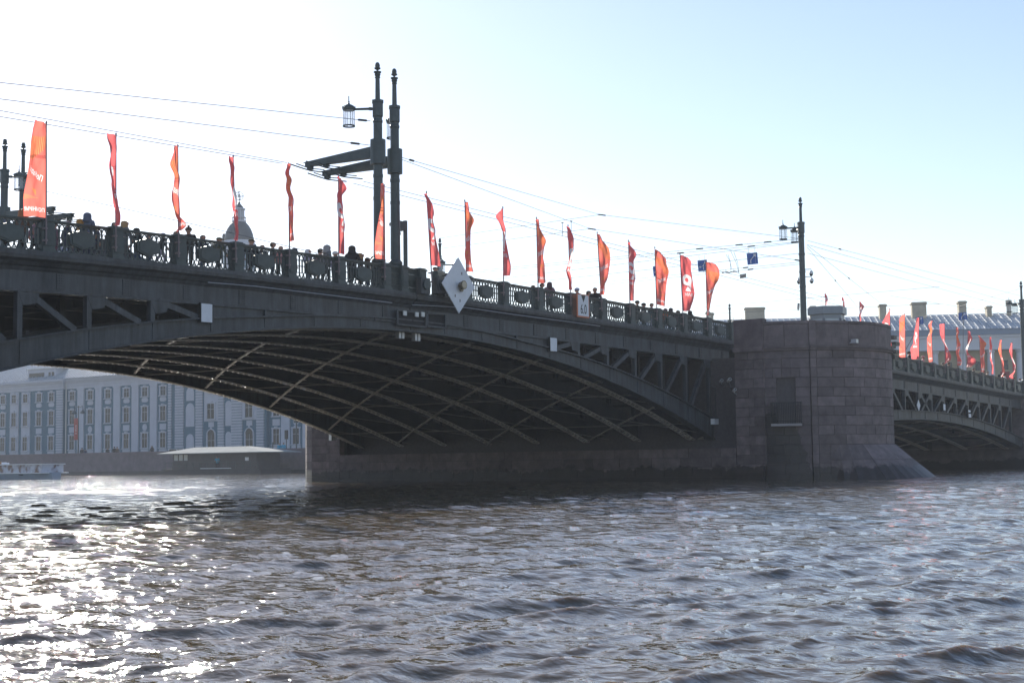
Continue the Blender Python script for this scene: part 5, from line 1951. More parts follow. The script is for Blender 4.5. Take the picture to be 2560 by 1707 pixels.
def hexring(r, a0=12):
    return [(r * math.cos(math.radians(a0 + 60 * k)), r * math.sin(math.radians(a0 + 60 * k))) for k in range(6)]


O3 = (BX, BY, 0)
MB().prism(hexring(1.10), (0, 0, 1.22), (BX, BY, 7.8), (1, 0, 0), (0, 1, 0)).prism(hexring(1.10), (0, 0, 0.28), (BX, BY, 9.72), (1, 0, 0), (0, 1, 0)).build("wall", BG, T)
MB().prism(hexring(1.06), (0, 0, 0.70), (BX, BY, 9.02), (1, 0, 0), (0, 1, 0)).build("glazing", mat("booth glass", (0.30, 0.36, 0.42), 0.1, spec=0.8), T)
m = MB()
for (x, y) in hexring(1.08):
    MB().box(BX + x - 0.07, BX + x + 0.07, BY + y - 0.07, BY + y + 0.07, 9.02, 9.72).build("corner_post", BG, T)

MB().prism(hexring(1.26), (0, 0, 0.42), (BX, BY, 10.0), (1, 0, 0), (0, 1, 0)).prism(hexring(1.2), (0, 0, 0.06), (BX, BY, 10.42), (1, 0, 0), (0, 1, 0)).build("roof", BG, T)


# ------------------------------------------------------------------ overhead wires
def wire(label, pts, r=0.014, sag=0.0, ins=()):
    pts = [np.array(p, float) for p in pts]
    if len(pts) == 2:
        a, b = pts
        pts = [a + (b - a) * t - np.array([0, 0, sag * 4 * t * (1 - t)]) for t in lin(0, 1, 9)]
    c = sum(pts) / len(pts)
    T = thing("overhead_wire", label, "wire", tuple(c), 0, "overhead wires")
    MB().tube(pts, r, 5).build("cable", WIRE, T)
    for t in ins:
        k = t * (len(pts) - 1)
        i = min(int(k), len(pts) - 2)
        q = pts[i] + (pts[i + 1] - pts[i]) * (k - i)
        d = (pts[i + 1] - pts[i])
        d /= np.linalg.norm(d)
        MB().tube([q - d * 0.3, q - d * 0.25, q + d * 0.25, q + d * 0.3], [0.02, 0.05, 0.05, 0.02], 6).build("insulator", BLACK, T)


def extend(a, b, k):
    return np.array(b) + (np.array(b) - np.array(a)) * k


LP1, LP2, LPR = (-5.72, 0.72), (-4.58, 0.72), (37.3, 0.5)


def w2(label, p, yp, q, yq, ext0=0.0, ext1=0.0, **k):
    a, b = at(*p, Y=yp), at(*q, Y=yq)
    a2, b2 = (extend(b, a, ext0) if ext0 else a), (extend(a, b, ext1) if ext1 else b)
    wire(label, [a2, b2], **k)


w2("topmost thin wire from the left edge to the left twin lamp post", (0, 207), 0.72, (926, 303), 0.72, 0.4, ins=(0.98,))
w2("second wire from the top, from the left edge to the left twin lamp post", (0, 248), 0.72, (928, 364), 0.72, 0.4, ins=(0.96,))
w2("upper trolley wire from the left edge to the boom end", (0, 277), 4.8, (717, 407), 4.8, 0.6)
w2("lower trolley wire from the left edge to the boom end", (0, 292), 3.8, (705, 409), 3.8, 0.6)
w2("upper trolley wire running right from the boom toward the lone lamp post", (925, 458), 4.8, (1570, 620), 4.8, 0.02, 1.3)
w2("lower trolley wire running right from the boom toward the lone lamp post", (900, 463), 3.8, (1570, 631), 3.8, 0.02, 1.3)
w2("span wire from the right twin lamp post down to the first splice", (990, 390), 0.72, (1500, 537), 14.0, ins=(0.05,))
w2("span wire from the splice on to the lone lamp post", (1500, 537), 14.0, (2003, 597), 0.5, ins=(0.01,))
w2("lower span wire from the right twin lamp post to the second splice", (990, 394), 0.72, (1475, 572), 14.0)
w2("lower span wire from the second splice to the lone lamp post", (1475, 572), 14.0, (2003, 652), 0.5, ins=(0.01, 0.99))
w2("thin cross wire from the distant lamp post to the first splice", (1097, 596), 30.9, (1500, 537), 14.0, 0.0)
w2("thin cross wire from the distant lamp post to the second splice", (1098, 622), 30.9, (1475, 572), 14.0)
w2("upper one of a dark wire pair climbing to the lone lamp post", (1100, 686), 30.9, (2002, 597), 0.5, ins=(0.75, 0.85, 0.92))
w2("lower one of a dark wire pair climbing to the lone lamp post", (1100, 690), 30.9, (2002, 604), 0.5, ins=(0.7, 0.88))
w2("thin wire below the dark pair, to the lone lamp post", (1100, 715), 30.9, (2002, 606), 0.5)
w2("thin wire far below the dark pair, to the middle of the lone lamp post", (1100, 730), 30.9, (2003, 633), 0.5)
w2("wire carrying the small pale plate, lower on the lone lamp post", (1500, 706), 22, (2003, 655), 0.5, 0.1, ins=(0.78,))
w2("lowest wire to the lone lamp post, just under the plate wire", (1500, 713), 22, (2003, 660), 0.5, 0.1, ins=(0.8,))
w2("upper wire sloping right from the lone lamp post", (2019, 602), 0.5, (2560, 742), 14, 0, 0.1, ins=(0.08,))
w2("middle wire sloping right from the lone lamp post", (2019, 612), 0.5, (2560, 765), 14, 0, 0.1)
w2("lower wire sloping right from the lone lamp post", (2019, 633), 0.5, (2560, 778), 14, 0, 0.1)
w2("steep wire from the lone lamp post to the far flags, left one", (2018, 618), 0.5, (2142, 765), 10, ins=(0.5,))
w2("steep wire from the lone lamp post to the far flags, right one", (2018, 613), 0.5, (2200, 757), 10, ins=(0.5,))
w2("thin wire rising from left to right past the slim distant lamp post", (1680, 775), 31, (2220, 728), 6, 0.1, 0.2)
w2("thin low wire rising to the right above the pier", (1680, 788), 31, (2220, 765), 6, 0.1, 0.2)
w2("thin wire from behind the first banner down to the domed tower", (118, 479), 24, (560, 578), 10)
w2("continuation of the thin wire right of the domed tower", (560, 578), 10, (800, 635), 5)
w2("wire across the far roof to the edge lamp post", (2330, 786), 12, (2556, 720), 0.4, 0.3)
w2("faint crossing wire left of the edge lamp post", (2260, 745), 12, (2556, 792), 8, 0.1, 0.1)
# trolley wire crossing fittings near the lone lamp post
p = at(1815, 683, Y=6)
T = thing("wire_crossing", "dark fittings where trolley wires cross below the blue arrow sign", "wire fitting", tuple(p))
m = MB()
for dx, dz in ((0, 0), (0.55, 0.05)):
    q = p + RT * dx + np.array([0, 0, dz])
    m.tube([q - RT * 0.28, q - RT * 0.1 + np.array([0, 0, 0.06]), q + RT * 0.1 + np.array([0, 0, 0.06]), q + RT * 0.28], 0.03, 6)
    m.tube([q, q + np.array([0, 0, 0.22])], 0.02, 5)
m.build("fitting", BLACK, T)
m = MB()
for a, b in (((1815, 636), (1830, 675)), ((1820, 636), (1826, 676)), ((1827, 628), (1848, 686)), ((1834, 628), (1848, 684))):
    m.tube([at(*a, Y=6), at((a[0] + b[0]) / 2 + 3, (a[1] + b[1]) / 2, Y=6), at(*b, Y=6)], 0.014, 5)
m.build("drop_cable", WIRE, T)
for i, (x, y0, y1) in enumerate(((1406, 557, 590), (1428, 553, 590))):
    T = thing("wire_dropper", "thin vertical dropper rod between wires, %s one" % ("left" if i == 0 else "right"), "dropper", tuple(at(x, y0, Y=14)), 0, "wire droppers")
    MB().tube([at(x, y0, Y=14), at(x, y1, Y=14)], 0.02, 5).tube([at(x - 2.5, y0, Y=14), at(x + 2.5, y0, Y=14)], 0.03, 5).build("rod", WIRE, T)

# ================================================================== FAR BANK BUILDINGS
TEAL = mat("teal plaster", (0.085, 0.165, 0.225), 0.8, 0, 0.12, 0.5)
PLAST = mat("white plaster", (0.50, 0.52, 0.58), 0.8, 0, 0.07, 0.6)
ROOFM = mat("sheet metal roof", (0.42, 0.45, 0.48), 0.35, 0.3, 0.12, 0.7)
BXF = 125.0
PAL = thing("palace", "long blue and white palace with pilasters and a domed tower, seen under the arch", "building", (BXF, 175, 2.6))
YL, YR = 240.0, 100.0
# wall bodies: left wing a little forward, centre, tower risalit, right wing
MB().box(BXF, BXF + 16, 195.4, YL, 2.6, 16.5).box(BXF + 0.6, BXF + 16, 165.6, 195.35, 2.6, 16.5).box(BXF, BXF + 16, 140.4, 165.55, 2.6, 16.5).box(BXF + 0.6, BXF + 16, YR, 140.35, 2.6, 16.5).build("wall", TEAL, PAL)
FXW = {"L": BXF, "C": BXF + 0.6, "T": BXF, "R": BXF + 0.6}
for (a, b, x) in ((195.4, YL, BXF), (165.6, 195.35, BXF + 0.6), (140.4, 165.55, BXF), (YR, 140.35, BXF + 0.6)):
    m = MB()
    for (z0, z1, p) in ((16.3, 16.9, 0.14), (16.9, 17.45, 0.28), (17.45, 17.8, 0.5), (17.8, 18.25, 0.75)):
        m.box(x - p, x + 1, a - (p if x == BXF else -0.01), b + (p if x == BXF else -0.01), z0, z1)
    m.build("cornice", PLAST, PAL)
    MB().box(x - 0.12, x + 0.3, a, b, 2.6, 3.5).build("plinth", mat("plinth stone", (0.13, 0.13, 0.15), 0.8), PAL)
# roof
rf = MB()
rf.hexa([(BXF - 0.4, YR, 18.26), (BXF + 16.4, YR, 18.26), (BXF + 16.4, YL, 18.26), (BXF - 0.4, YL, 18.26), (BXF + 7.5, YR + 6, 22.6), (BXF + 8.5, YR + 6, 22.6), (BXF + 8.5, YL - 6, 22.6), (BXF + 7.5, YL - 6, 22.6)])
ro = rf.build("roof", ROOFM, PAL)
sm = MB()
for k in range(int((YL - YR) / 0.95)):
    y = YR + 4 + 0.95 * k
    if y > YL - 5:
        break
    sm.bar((BXF - 0.4, y, 18.32), (BXF + 7.5, y, 22.62), 0.09, 0.12)
s_ = sm.build("standing_seams", ROOFM, ro)
s_["kind"] = "stuff"
# glazed dormer on the left wing
m = MB().box(BXF + 1.2, BXF + 5, 199.5, 208.2, 18.3, 20.6)
dm = m.build("dormer", PLAST, PAL)
MB().box(BXF + 1.14, BXF + 1.19, 203.0, 207.8, 18.9, 19.9).build("window", GLASSD, dm)
MB().box(BXF + 1.14, BXF + 1.19, 199.9, 200.6, 18.9, 19.9).build("window", GLASSD, dm)
MB().box(BXF + 1.14, BXF + 1.19, 201.0, 201.6, 18.9, 19.9).build("window", GLASSD, dm)
MB().box(BXF + 1.0, BXF + 5.2, 198.9, 208.6, 20.6, 20.75).build("roof", ROOFM, dm)

_WC = {}


def window_mesh(w, h, kind):
    key = (w, h, kind)
    if key in _WC:
        return _WC[key]
    f = MB()
    t = 0.20
    hw = w / 2
    # surround with ears
    f.box(-0.16, 0.02, -hw - t, -hw, -0.1, h).box(-0.16, 0.02, hw, hw + t, -0.1, h)
    if kind != "arch":
        f.box(-0.16, 0.02, -hw - t - 0.10, hw + t + 0.10, h, h + 0.24)
        f.box(-0.24, 0.02, -hw * 0.45, hw * 0.45, h + 0.24, h + 0.44)
    f.box(-0.26, 0.02, -hw - t - 0.14, hw + t + 0.14, -0.28, -0.1)
    f.box(-0.08, -0.03, -0.03, 0.03, 0.0, h).box(-0.08, -0.03, -hw, hw, h * 0.62, h * 0.62 + 0.05)
    for yy in (-hw, hw - 0.07):
        f.box(-0.08, -0.03, yy, yy + 0.07, 0, h)
    if kind == "arch":
        n = 10
        pts = [(hw * math.cos(math.pi * k / n), hw * math.sin(math.pi * k / n)) for k in range(n + 1)]
        for (a, b) in zip(pts[:-1], pts[1:]):
            f.bar((-0.07, a[0] * 1.1, h + a[1] * 1.1), (-0.07, b[0] * 1.1, h + b[1] * 1.1), 0.18, 0.2, (1, 0, 0))
        f.box(-0.2, 0.02, -0.14, 0.14, h + hw, h + hw + 0.5)
    p = MB().box(-0.03, -0.01, -hw, hw, -0.05, h)
    if kind == "arch":
        p.prism(pts, (-0.02, 0, 0), (-0.01, 0, h), (0, 1, 0), (0, 0, 1))
    r = (f.mesh("window", PLAST), p.mesh("pane", GLASSD))
    _WC[key] = r
    return r


def window(y, z0, z1, w, x, kind="rect"):
    fm, pm = window_mesh(round(w, 2), round(z1 - z0, 2), kind)
    wo = place("window", fm, PAL, wload(PAL, (x - 0.0, y, z0)))
    place("pane", pm, wo)


def relief(y, z, x, kind, w=1.5, h=0.8):
    m = MB()
    if kind == "oval":
        pts = [(w / 2 * math.copysign(abs(math.cos(q)) ** 0.6, math.cos(q)), h / 2 * math.copysign(abs(math.sin(q)) ** 0.6, math.sin(q))) for q in [2 * math.pi * k / 14 for k in range(14)]]
    elif kind == "circle":
        pts = [(h * 0.6 * math.cos(2 * math.pi * k / 14), h * 0.6 * math.sin(2 * math.pi * k / 14)) for k in range(14)]
    elif kind == "arch":
        pts = [(-w / 2, -h / 2), (w / 2, -h / 2)] + [(w / 2 * math.cos(math.pi * k / 10), h / 2 - w / 2 + w / 2 * math.sin(math.pi * k / 10)) for k in range(11)]
    else:
        pts = [(-w / 2, -h / 2), (w / 2, -h / 2), (w / 2, h / 2), (-w / 2, h / 2)]
    m.prism(pts, (-0.09, 0, 0), (x + 0.01, y, z), (0, 1, 0), (0, 0, 1))
    m.build({"arch": "blank_window"}.get(kind, "relief_panel"), PLAST, PAL)


def col_windows(y, x, mid="rect", w=1.55, top=True):
    window(y, 14.2, 15.7, w, x)
    relief(y, 13.42, x, "oval", 1.75, 0.85)
    window(y, 9.6, 12.15, w, x)
    relief(y, 8.42, x, mid, 1.75, 1.1 if mid == "rect" else 1.05)
    window(y, 4.75, 7.3, w, x)
    relief(y, 3.95, x, "rect", 2.1, 0.9)


def pilaster(y, w, x, white=True):
    MB().box(x - 0.22, x + 0.05, y - w / 2, y + w / 2, 3.5, 16.0).box(x - 0.3, x + 0.05, y - w / 2 - 0.12, y + w / 2 + 0.12, 16.0, 16.28).build("pilaster", PLAST, PAL)


def rustic(y, w, x):
    m = MB()
    n = 26
    for k in range(n):
        z = 3.5 + 12.7 * k / n
        m.box(x - 0.24 + 0.02 * (k % 2), x + 0.05, y - w / 2, y + w / 2, z + 0.05, z + 12.7 / n - 0.05)
    m.build("rusticated_pilaster", PLAST, PAL)


# left wing
for i, y in enumerate((233, 229.2, 225.4, 221.6, 218.0, 214.48)):
    col_windows(y, BXF)
for y in (210.66, 206.98):
    MB().box(BXF - 0.16, BXF + 0.05, y - 1.35, y + 1.35, 3.5, 16.2).build("pilaster", PLAST, PAL)
    for (z0, z1) in ((14.2, 15.7), (9.6, 12.15), (4.75, 7.3)):
        window(y, z0, z1, 1.5, BXF - 0.17)
for y in (202.87, 199.0):
    col_windows(y, BXF)
rustic(196.35, 1.9, BXF)
# centre
for i, y in enumerate((193.42, 188.0, 182.81, 177.5, 172.35, 167.37)):
    col_windows(y, BXF + 0.6, "circle" if i in (1, 4) else "rect")
for y in (190.75, 185.45, 180.15, 174.95, 169.85):
    pilaster(y, 1.85, BXF + 0.6)
# tower risalit
for y, w in ((164.75, 0.8), (162.2, 2.2), (157.0, 1.75), (151.45, 1.5), (147.5, 2.7), (141.75, 1.75)):
    rustic(y, w, BXF)
relief(159.45, 10.3, BXF, "arch", 2.2, 4.2)
relief(159.45, 14.0, BXF, "arch", 2.0, 2.4)
relief(159.45, 5.1, BXF, "arch", 2.0, 3.6)
relief(149.65, 10.3, BXF, "arch", 1.5, 4.4)
relief(149.65, 5.2, BXF, "arch", 1.4, 3.8)
for y in (153.98, 144.46):
    MB().box(BXF - 0.12, BXF + 0.05, y - 1.75, y + 1.75, 9.0, 16.2).build("pilaster", PLAST, PAL)
    window(y, 9.5, 12.1, 1.9, BXF - 0.13)
    window(y, 14.2, 15.7, 1.9, BXF - 0.13)
    relief(y, 8.45, BXF, "rect", 1.4, 0.9)
    window(y, 4.0, 6.6, 1.9, BXF, "arch")
# right wing
for i, y in enumerate((138.59, 133.95, 129.0, 124.0, 119.0, 114.0, 109.0)):
    col_windows(y, BXF + 0.6, "circle" if i in (1, 4) else "rect")
for y in (136.31, 131.3, 126.4, 121.5, 116.5, 111.5):
    pilaster(y, 2.0, BXF + 0.6)
MB().tube([(BXF + 0.35, 195.0, 3), (BXF + 0.35, 195.0, 17.5)], 0.12, 8).build("downpipe", GALV, PAL)

# domed tower on the palace
TWX, TWY = 140.0, 162.9
tb = MB().box(TWX - 3.2, TWX + 3.2, TWY - 3.2, TWY + 3.2, 17, 30).lathe([(2.95, 30), (2.95, 42.3), (3.26, 42.5), (3.26, 42.9), (2.92, 43.1), (2.92, 43.5)], (TWX, TWY, 0), 24).build("tower", PLAST, PAL)
m = MB()
for k in range(8):
    a = math.radians(22.5 + 45 * k)
    c_, s2 = math.cos(a), math.sin(a)
    ctr = np.array([TWX + 2.95 * c_, TWY + 2.95 * s2, 0])
    tn2 = np.array([-s2, c_, 0])
    for z0, z1 in ((32, 36), (38, 41.4)):
        MB().bar(ctr + np.array([0, 0, z0]), ctr + np.array([0, 0, z1]), 0.9, 0.12, (c_, s2, 0)).build("window", mat("tower window", (0.13, 0.2, 0.27), 0.3), tb)

DOMEM = mat("dome lead", (0.055, 0.065, 0.08), 0.5, 0, 0.15, 0.6)
MB().lathe([(2.82, 43.5), (2.78, 44.0), (2.61, 44.9), (2.27, 45.8), (1.79, 46.6), (1.37, 47.05), (1.2, 47.2)], (TWX, TWY, 0), 24).build("dome", DOMEM, tb, smooth=True)
MB().lathe([(1.34, 47.15), (1.34, 47.35), (1.17, 47.4), (1.17, 47.55)], (TWX, TWY, 0), 16).lathe([(1.34, 48.0), (1.34, 48.1)], (TWX, TWY, 0), 16).lathe([(0.721, 47.5), (0.721, 49.5), (1.24, 49.55), (1.24, 49.75), (0.893, 49.85)], (TWX, TWY, 0), 12).build("lantern", PLAST, tb)
m = MB()
for k in range(12):
    a = 2 * math.pi * k / 12
    m.tube([(TWX + 0.93 * math.cos(a), TWY + 0.93 * math.sin(a), 47.5), (TWX + 0.93 * math.cos(a), TWY + 0.93 * math.sin(a), 49.55)], 0.12, 6)
    m.tube([(TWX + 1.27 * math.cos(a), TWY + 1.27 * math.sin(a), 47.3), (TWX + 1.27 * math.cos(a), TWY + 1.27 * math.sin(a), 48.05)], 0.06, 6)
m.build("column", PLAST, tb)
MB().lathe([(0.824, 49.8), (0.756, 50.1), (0.515, 50.4), (0.24, 50.7), (0.206, 50.9), (0.289, 50.95), (0.0824, 51.1), (0.0412, 51.5)], (TWX, TWY, 0), 14).build("spire", DOMEM, tb)
m = MB()
cz = 52.2
for ax_ in range(4):
    for k in range(20):
        a, b = 2 * math.pi * k / 20, 2 * math.pi * (k + 1) / 20

        def ring(t):
            x, y = 0.8 * math.cos(t), 0.8 * math.sin(t)
            return {0: (x, y, 0), 1: (x * 0.7, x * 0.7, y), 2: (-x * 0.7, x * 0.7, y), 3: (x * 0.45 - y * 0.3, x * 0.75, y * 0.9 + x * 0.2)}[ax_]
        p, q = np.array(ring(a)), np.array(ring(b))
        m.bar(np.array([TWX, TWY, cz]) + p, np.array([TWX, TWY, cz]) + q, 0.09, 0.09)
m.tube([(TWX, TWY, 51.3), (TWX, TWY, 53.1)], 0.05, 6)
m.build("armillary_sphere", DOMEM, tb)
m = MB().lathe([(0.309, 43.3), (0.309, 44.6), (0.206, 45.0), (0.0344, 45.1)], (TWX - 1.6, TWY + 2.45, 0), 10).build("turret", DOMEM, tb)

# right building with columns
BO = np.array([165.6, 45.5, 0.0])
bd = np.array([0.494, -0.8695, 0])
bn = np.array([-0.8695, -0.494, 0])
WH = thing("warehouse", "yellowish building with white columns and a sheet metal roof behind the small flags", "building", tuple(BO + np.array([0, 0, 2.6])))
YEL = mat("ochre plaster", (0.42, 0.36, 0.24), 0.85, 0, 0.1, 0.5)
WPL = mat("cool white plaster", (0.60, 0.61, 0.64), 0.8, 0, 0.06, 0.6)
RDOOR = mat("dull red door", (0.28, 0.03, 0.035), 0.6)


def bb(mb, s0, s1, d0, d1, z0, z1):
    P = lambda s, d, z: BO + bd * s + bn * d + np.array([0, 0, z])
    return mb.hexa([P(s0, d0, z0), P(s1, d0, z0), P(s1, d1, z0), P(s0, d1, z0), P(s0, d0, z1), P(s1, d0, z1), P(s1, d1, z1), P(s0, d1, z1)])


S0, S1 = -75.0, 60.0
bb(MB(), S0, S1, -14, -1.6, 2.6, 17.6).build("wall", YEL, WH)
bb(bb(bb(MB(), S0, S1, -1.4, 0.0, 17.6, 19.35), S0, S1, -1.4, 0.25, 19.35, 19.75), S0, S1, -1.4, 0.12, 17.45, 17.6).build("entablature", WPL, WH)
bb(bb(MB(), S0, S1, -1.2, 0.45, 19.75, 20.55), S0, S1, -1.2, 0.55, 20.55, 20.68).build("parapet", mat("slate blue cornice", (0.20, 0.25, 0.33), 0.6), WH)
P_ = lambda s, d, z: BO + bd * s + bn * d + np.array([0, 0, z])
DR, ZR = -9.0, 23.9
rr = MB().add([P_(S0, 0.3, 20.7), P_(S1, 0.3, 20.7), P_(S1, DR, ZR), P_(S0, DR, ZR), P_(S0, DR * 2, 20.7), P_(S1, DR * 2, 20.7)], [(0, 1, 2, 3), (3, 2, 5, 4), (0, 3, 4), (1, 5, 2), (0, 4, 5, 1)])
ro = rr.build("roof", mat("pale zinc roof", (0.36, 0.40, 0.44), 0.5, 0.1, 0.12, 0.6), WH)
sm = MB()
for k in range(int((S1 - S0) / 0.97)):
    s0 = S0 + 0.5 + 0.97 * k
    sm.bar(P_(s0, 0.3, 20.76), P_(s0, DR, ZR + 0.06), 0.10, 0.10)
for j in range(1, 6):
    f = j / 6
    sm.bar(P_(S0, 0.3 + (DR - 0.3) * f, 20.72 + (ZR - 20.7) * f), P_(S1, 0.3 + (DR - 0.3) * f, 20.72 + (ZR - 20.7) * f), 0.06, 0.03)
so = sm.build("standing_seams", mat("seam zinc", (0.62, 0.64, 0.66), 0.45), ro)
so["kind"] = "stuff"


def s_at(px, depth=-6.0):
    """station along the facade seen at pixel column px"""
    d = FW * F_PX + RT * (px - PW / 2)
    A = np.array([[d[0], -bd[0]], [d[1], -bd[1]]])
    o = BO + bn * depth
    t, s = np.linalg.solve(A, np.array([o[0] - CAM[0], o[1] - CAM[1]]))
    return s


CHM = mat("chimney plaster", (0.40, 0.36, 0.27), 0.85, 0, 0.2, 1.0)
for (x0, x1, zt, rnd_) in ((1767, 1776, 25.1, 0), (1777, 1785, 24.9, 0), (1864, 1913, 25.6, 0), (2027, 2041, 25.6, 0), (2200, 2217, 25.6, 0), (2281, 2317, 25.8, 0), (2398, 2417, 25.8, 0), (2468, 2480, 24.9, 0), (2520, 2531, 25.8, 1)):
    a, b = s_at(x0, -7.5), s_at(x1, -7.5)
    m = MB()
    if rnd_:
        m.lathe([(0.4, 22.6), (0.36, 24.9)], tuple(P_((a + b) / 2, -7.5, 0)), 12)
        m.lathe([(0.5, 24.9), (0.5, zt)], tuple(P_((a + b) / 2, -7.5, 0)), 12)
    else:
        bb(m, a, b, -8.3, -6.7, 22.4, zt - 0.3)
        bb(m, a - 0.14, b + 0.14, -8.45, -6.55, zt - 0.32, zt - 0.12)
        bb(m, a - 0.02, b + 0.02, -8.35, -6.65, zt - 0.12, zt)
    m.build("chimney", CHM, WH)
for px in (2335, 2404, 2475, 2548, 2270, 2205, 2610, 2680):
    s = s_at(px, -0.8)
    q = P_(s, -0.75, 0)
    MB().lathe([(0.66, 3.4), (0.62, 4.2), (0.60, 9), (0.53, 16.9), (0.55, 17.0), (0.66, 17.1), (0.70, 17.25), (0.70, 17.44)], tuple(q), 16).build("column", WPL, WH)
bb(MB(), S0, S1, -1.4, 0.2, 2.6, 3.4).build("stylobate", WPL, WH)
for (x0, x1, zt) in ((2355, 2384, 13.9), (2437, 2452, 14.0), (2498, 2521, 14.1), (2570, 2592, 14.0), (2290, 2312, 13.9)):
    a, b = s_at(x0, -1.55), s_at(x1, -1.55)
    bb(MB(), a, b, -1.58, -1.50, 3.4, zt).build("door", RDOOR, WH)
    w = MB()
    bb(w, (a + b) / 2 - 0.5, (a + b) / 2 + 0.5, -1.60, -1.48, zt + 0.35, zt + 1.8).build("window", GLASSD, WH)

# ------------------------------------------------------------------ on the quay and the river
# floating landing stage with a white roof
PT = thing("landing_stage", "dark floating landing stage with a long white hipped roof moored at the quay wall", "landing stage", (101, 124, 0))
MB().box(98.2, 104.5, 114.5, 135.2, -0.6, 0.75).box(98.0, 104.6, 114.2, 135.6, 0.55, 0.72).build("pontoon", mat("pontoon hull", (0.06, 0.055, 0.06), 0.6, 0, 0.2, 1), PT)
cb = MB().box(99.0, 103.8, 116.0, 134.2, 0.75, 3.05).build("cabin", mat("pontoon cabin", (0.07, 0.06, 0.065), 0.6, 0, 0.2, 1), PT)
for y0, y1 in ((130.8, 131.6), (131.9, 132.7), (133.0, 133.8)):
    MB().box(98.93, 98.99, y0, y1, 2.05, 2.95).build("window", mat("pale pane", (0.45, 0.5, 0.55), 0.2), cb)
MB().add([(97.4, 112.9, 3.15), (105.2, 112.9, 3.15), (105.2, 136.0, 3.15), (97.4, 136.0, 3.15), (100.8, 120.0, 4.05), (101.8, 120.0, 4.05), (101.8, 131.2, 4.05), (100.8, 131.2, 4.05), (97.4, 112.9, 3.05), (105.2, 112.9, 3.05), (105.2, 136.0, 3.05), (97.4, 136.0, 3.05)],
         [(0, 1, 5, 4), (1, 2, 6, 5), (2, 3, 7, 6), (3, 0, 4, 7), (4, 5, 6, 7), (8, 9, 1, 0), (9, 10, 2, 1), (10, 11, 3, 2), (11, 8, 0, 3), (11, 10, 9, 8)]).build("roof", mat("pale sheet roof", (0.30, 0.32, 0.32), 0.95, 0, 0.15, 0.8, spec=0.1), PT)
m = MB()
for y in lin(115, 135, 14):
    m.box(98.25, 98.31, y - 0.03, y + 0.03, 0.75, 1.75)
m.box(98.24, 98.32, 115, 135, 1.72, 1.78).box(98.25, 98.31, 115, 135, 1.2, 1.24).build("railing", IRON, PT)
MB().box(98.9, 98.97, 117.6, 118.3, 1.9, 2.4).build("notice", WHITE, PT)
MB().box(98.1, 98.2, 120.5, 127, 0.78, 0.86).build("fender_rail", WHITE, PT)
P = at(543.5, 1139.5, X=98.6)
person("person in a bright blue jacket on the landing stage", 543.5, 1139.5, None, "lean", -60, "cyan", "black", "short", "dark", "people on the far quay", 0.75, 98.6, 2.0, 1.4)

# tour boat
TB = thing("tour_boat", "low white tour boat with a printed side passing under the bridge at the left edge", "boat", (47.8, 101, 0))
HB = mat("boat hull", (0.30, 0.36, 0.44), 0.5, 0, 0.1, 1)


def boat_fn(m, t, b):
    g = t.nodes.new("ShaderNodeNewGeometry")
    n = t.nodes.new("ShaderNodeTexNoise")
    n.inputs["Scale"].default_value = 1.1
    n.inputs["Detail"].default_value = 7
    t.links.new(g.outputs["Position"], n.inputs["Vector"])
    cr = t.nodes.new("ShaderNodeValToRGB")
    e = cr.color_ramp.elements
    e[0].position, e[0].color = 0.40, (0.16, 0.09, 0.07, 1)
    e[1].position, e[1].color = 0.58, (0.55, 0.57, 0.63, 1)
    k = e.new(0.47)
    k.color = (0.36, 0.36, 0.42, 1)
    t.links.new(n.outputs[0], cr.inputs[0])
    t.links.new(cr.outputs[0], b.inputs["Base Color"])


ys = lin(94.3, 109.0, 12)
m = MB()
vs, fs = [], []
for y in ys:
    t = max(0.0, min(1.0, (y - 94.3) / 2.5))
    hw = 1.7 * (0.35 + 0.65 * t ** 0.6)
    up = 0.12 * (1 - t)
    vs += [(47.8 - hw * 0.75, y, -0.5), (47.8 + hw * 0.75, y, -0.5), (47.8 + hw, y, 0.62 + up), (47.8 - hw, y, 0.62 + up)]
for i in range(len(ys) - 1):
    for k in range(4):
        k2 = (k + 1) % 4
        fs.append((i * 4 + k, i * 4 + k2, (i + 1) * 4 + k2, (i + 1) * 4 + k))
fs += [(3, 2, 1, 0), tuple((len(ys) - 1) * 4 + k for k in range(4))]
m.add(vs, fs).build("hull", HB, TB)
MB().box(46.0, 49.6, 94.6, 109, 0.62, 0.72).build("rubbing_strake", WHITE, TB)
MB().box(46.35, 49.2, 95.0, 109, 0.72, 1.58).build("cabin", mat("printed side", (0.5, 0.5, 0.55), 0.4, fn=boat_fn), TB)
MB().box(46.2, 49.35, 94.85, 109, 1.58, 1.68).build("roof", WHITE, TB)
MB().box(46.8, 48.8, 104.3, 109, 1.68, 1.86).box(46.6, 49.0, 105.1, 109, 1.86, 1.92).build("roof_hatch", PLATEW, TB)
for y in (98.2, 104.3):
    MB().lathe([(0.12, -0.05), (0.24, -0.05), (0.26, 0.0), (0.24, 0.05), (0.12, 0.05)], (46.0, y, 0.5), 10).build("fender", BLACK, TB)
MB().tube([(46.4, 102.5, 1.68), (46.4, 102.5, 2.0)], 0.1, 8).build("lifebuoy_post", mat("buoy brown", (0.35, 0.2, 0.1), 0.6), TB)

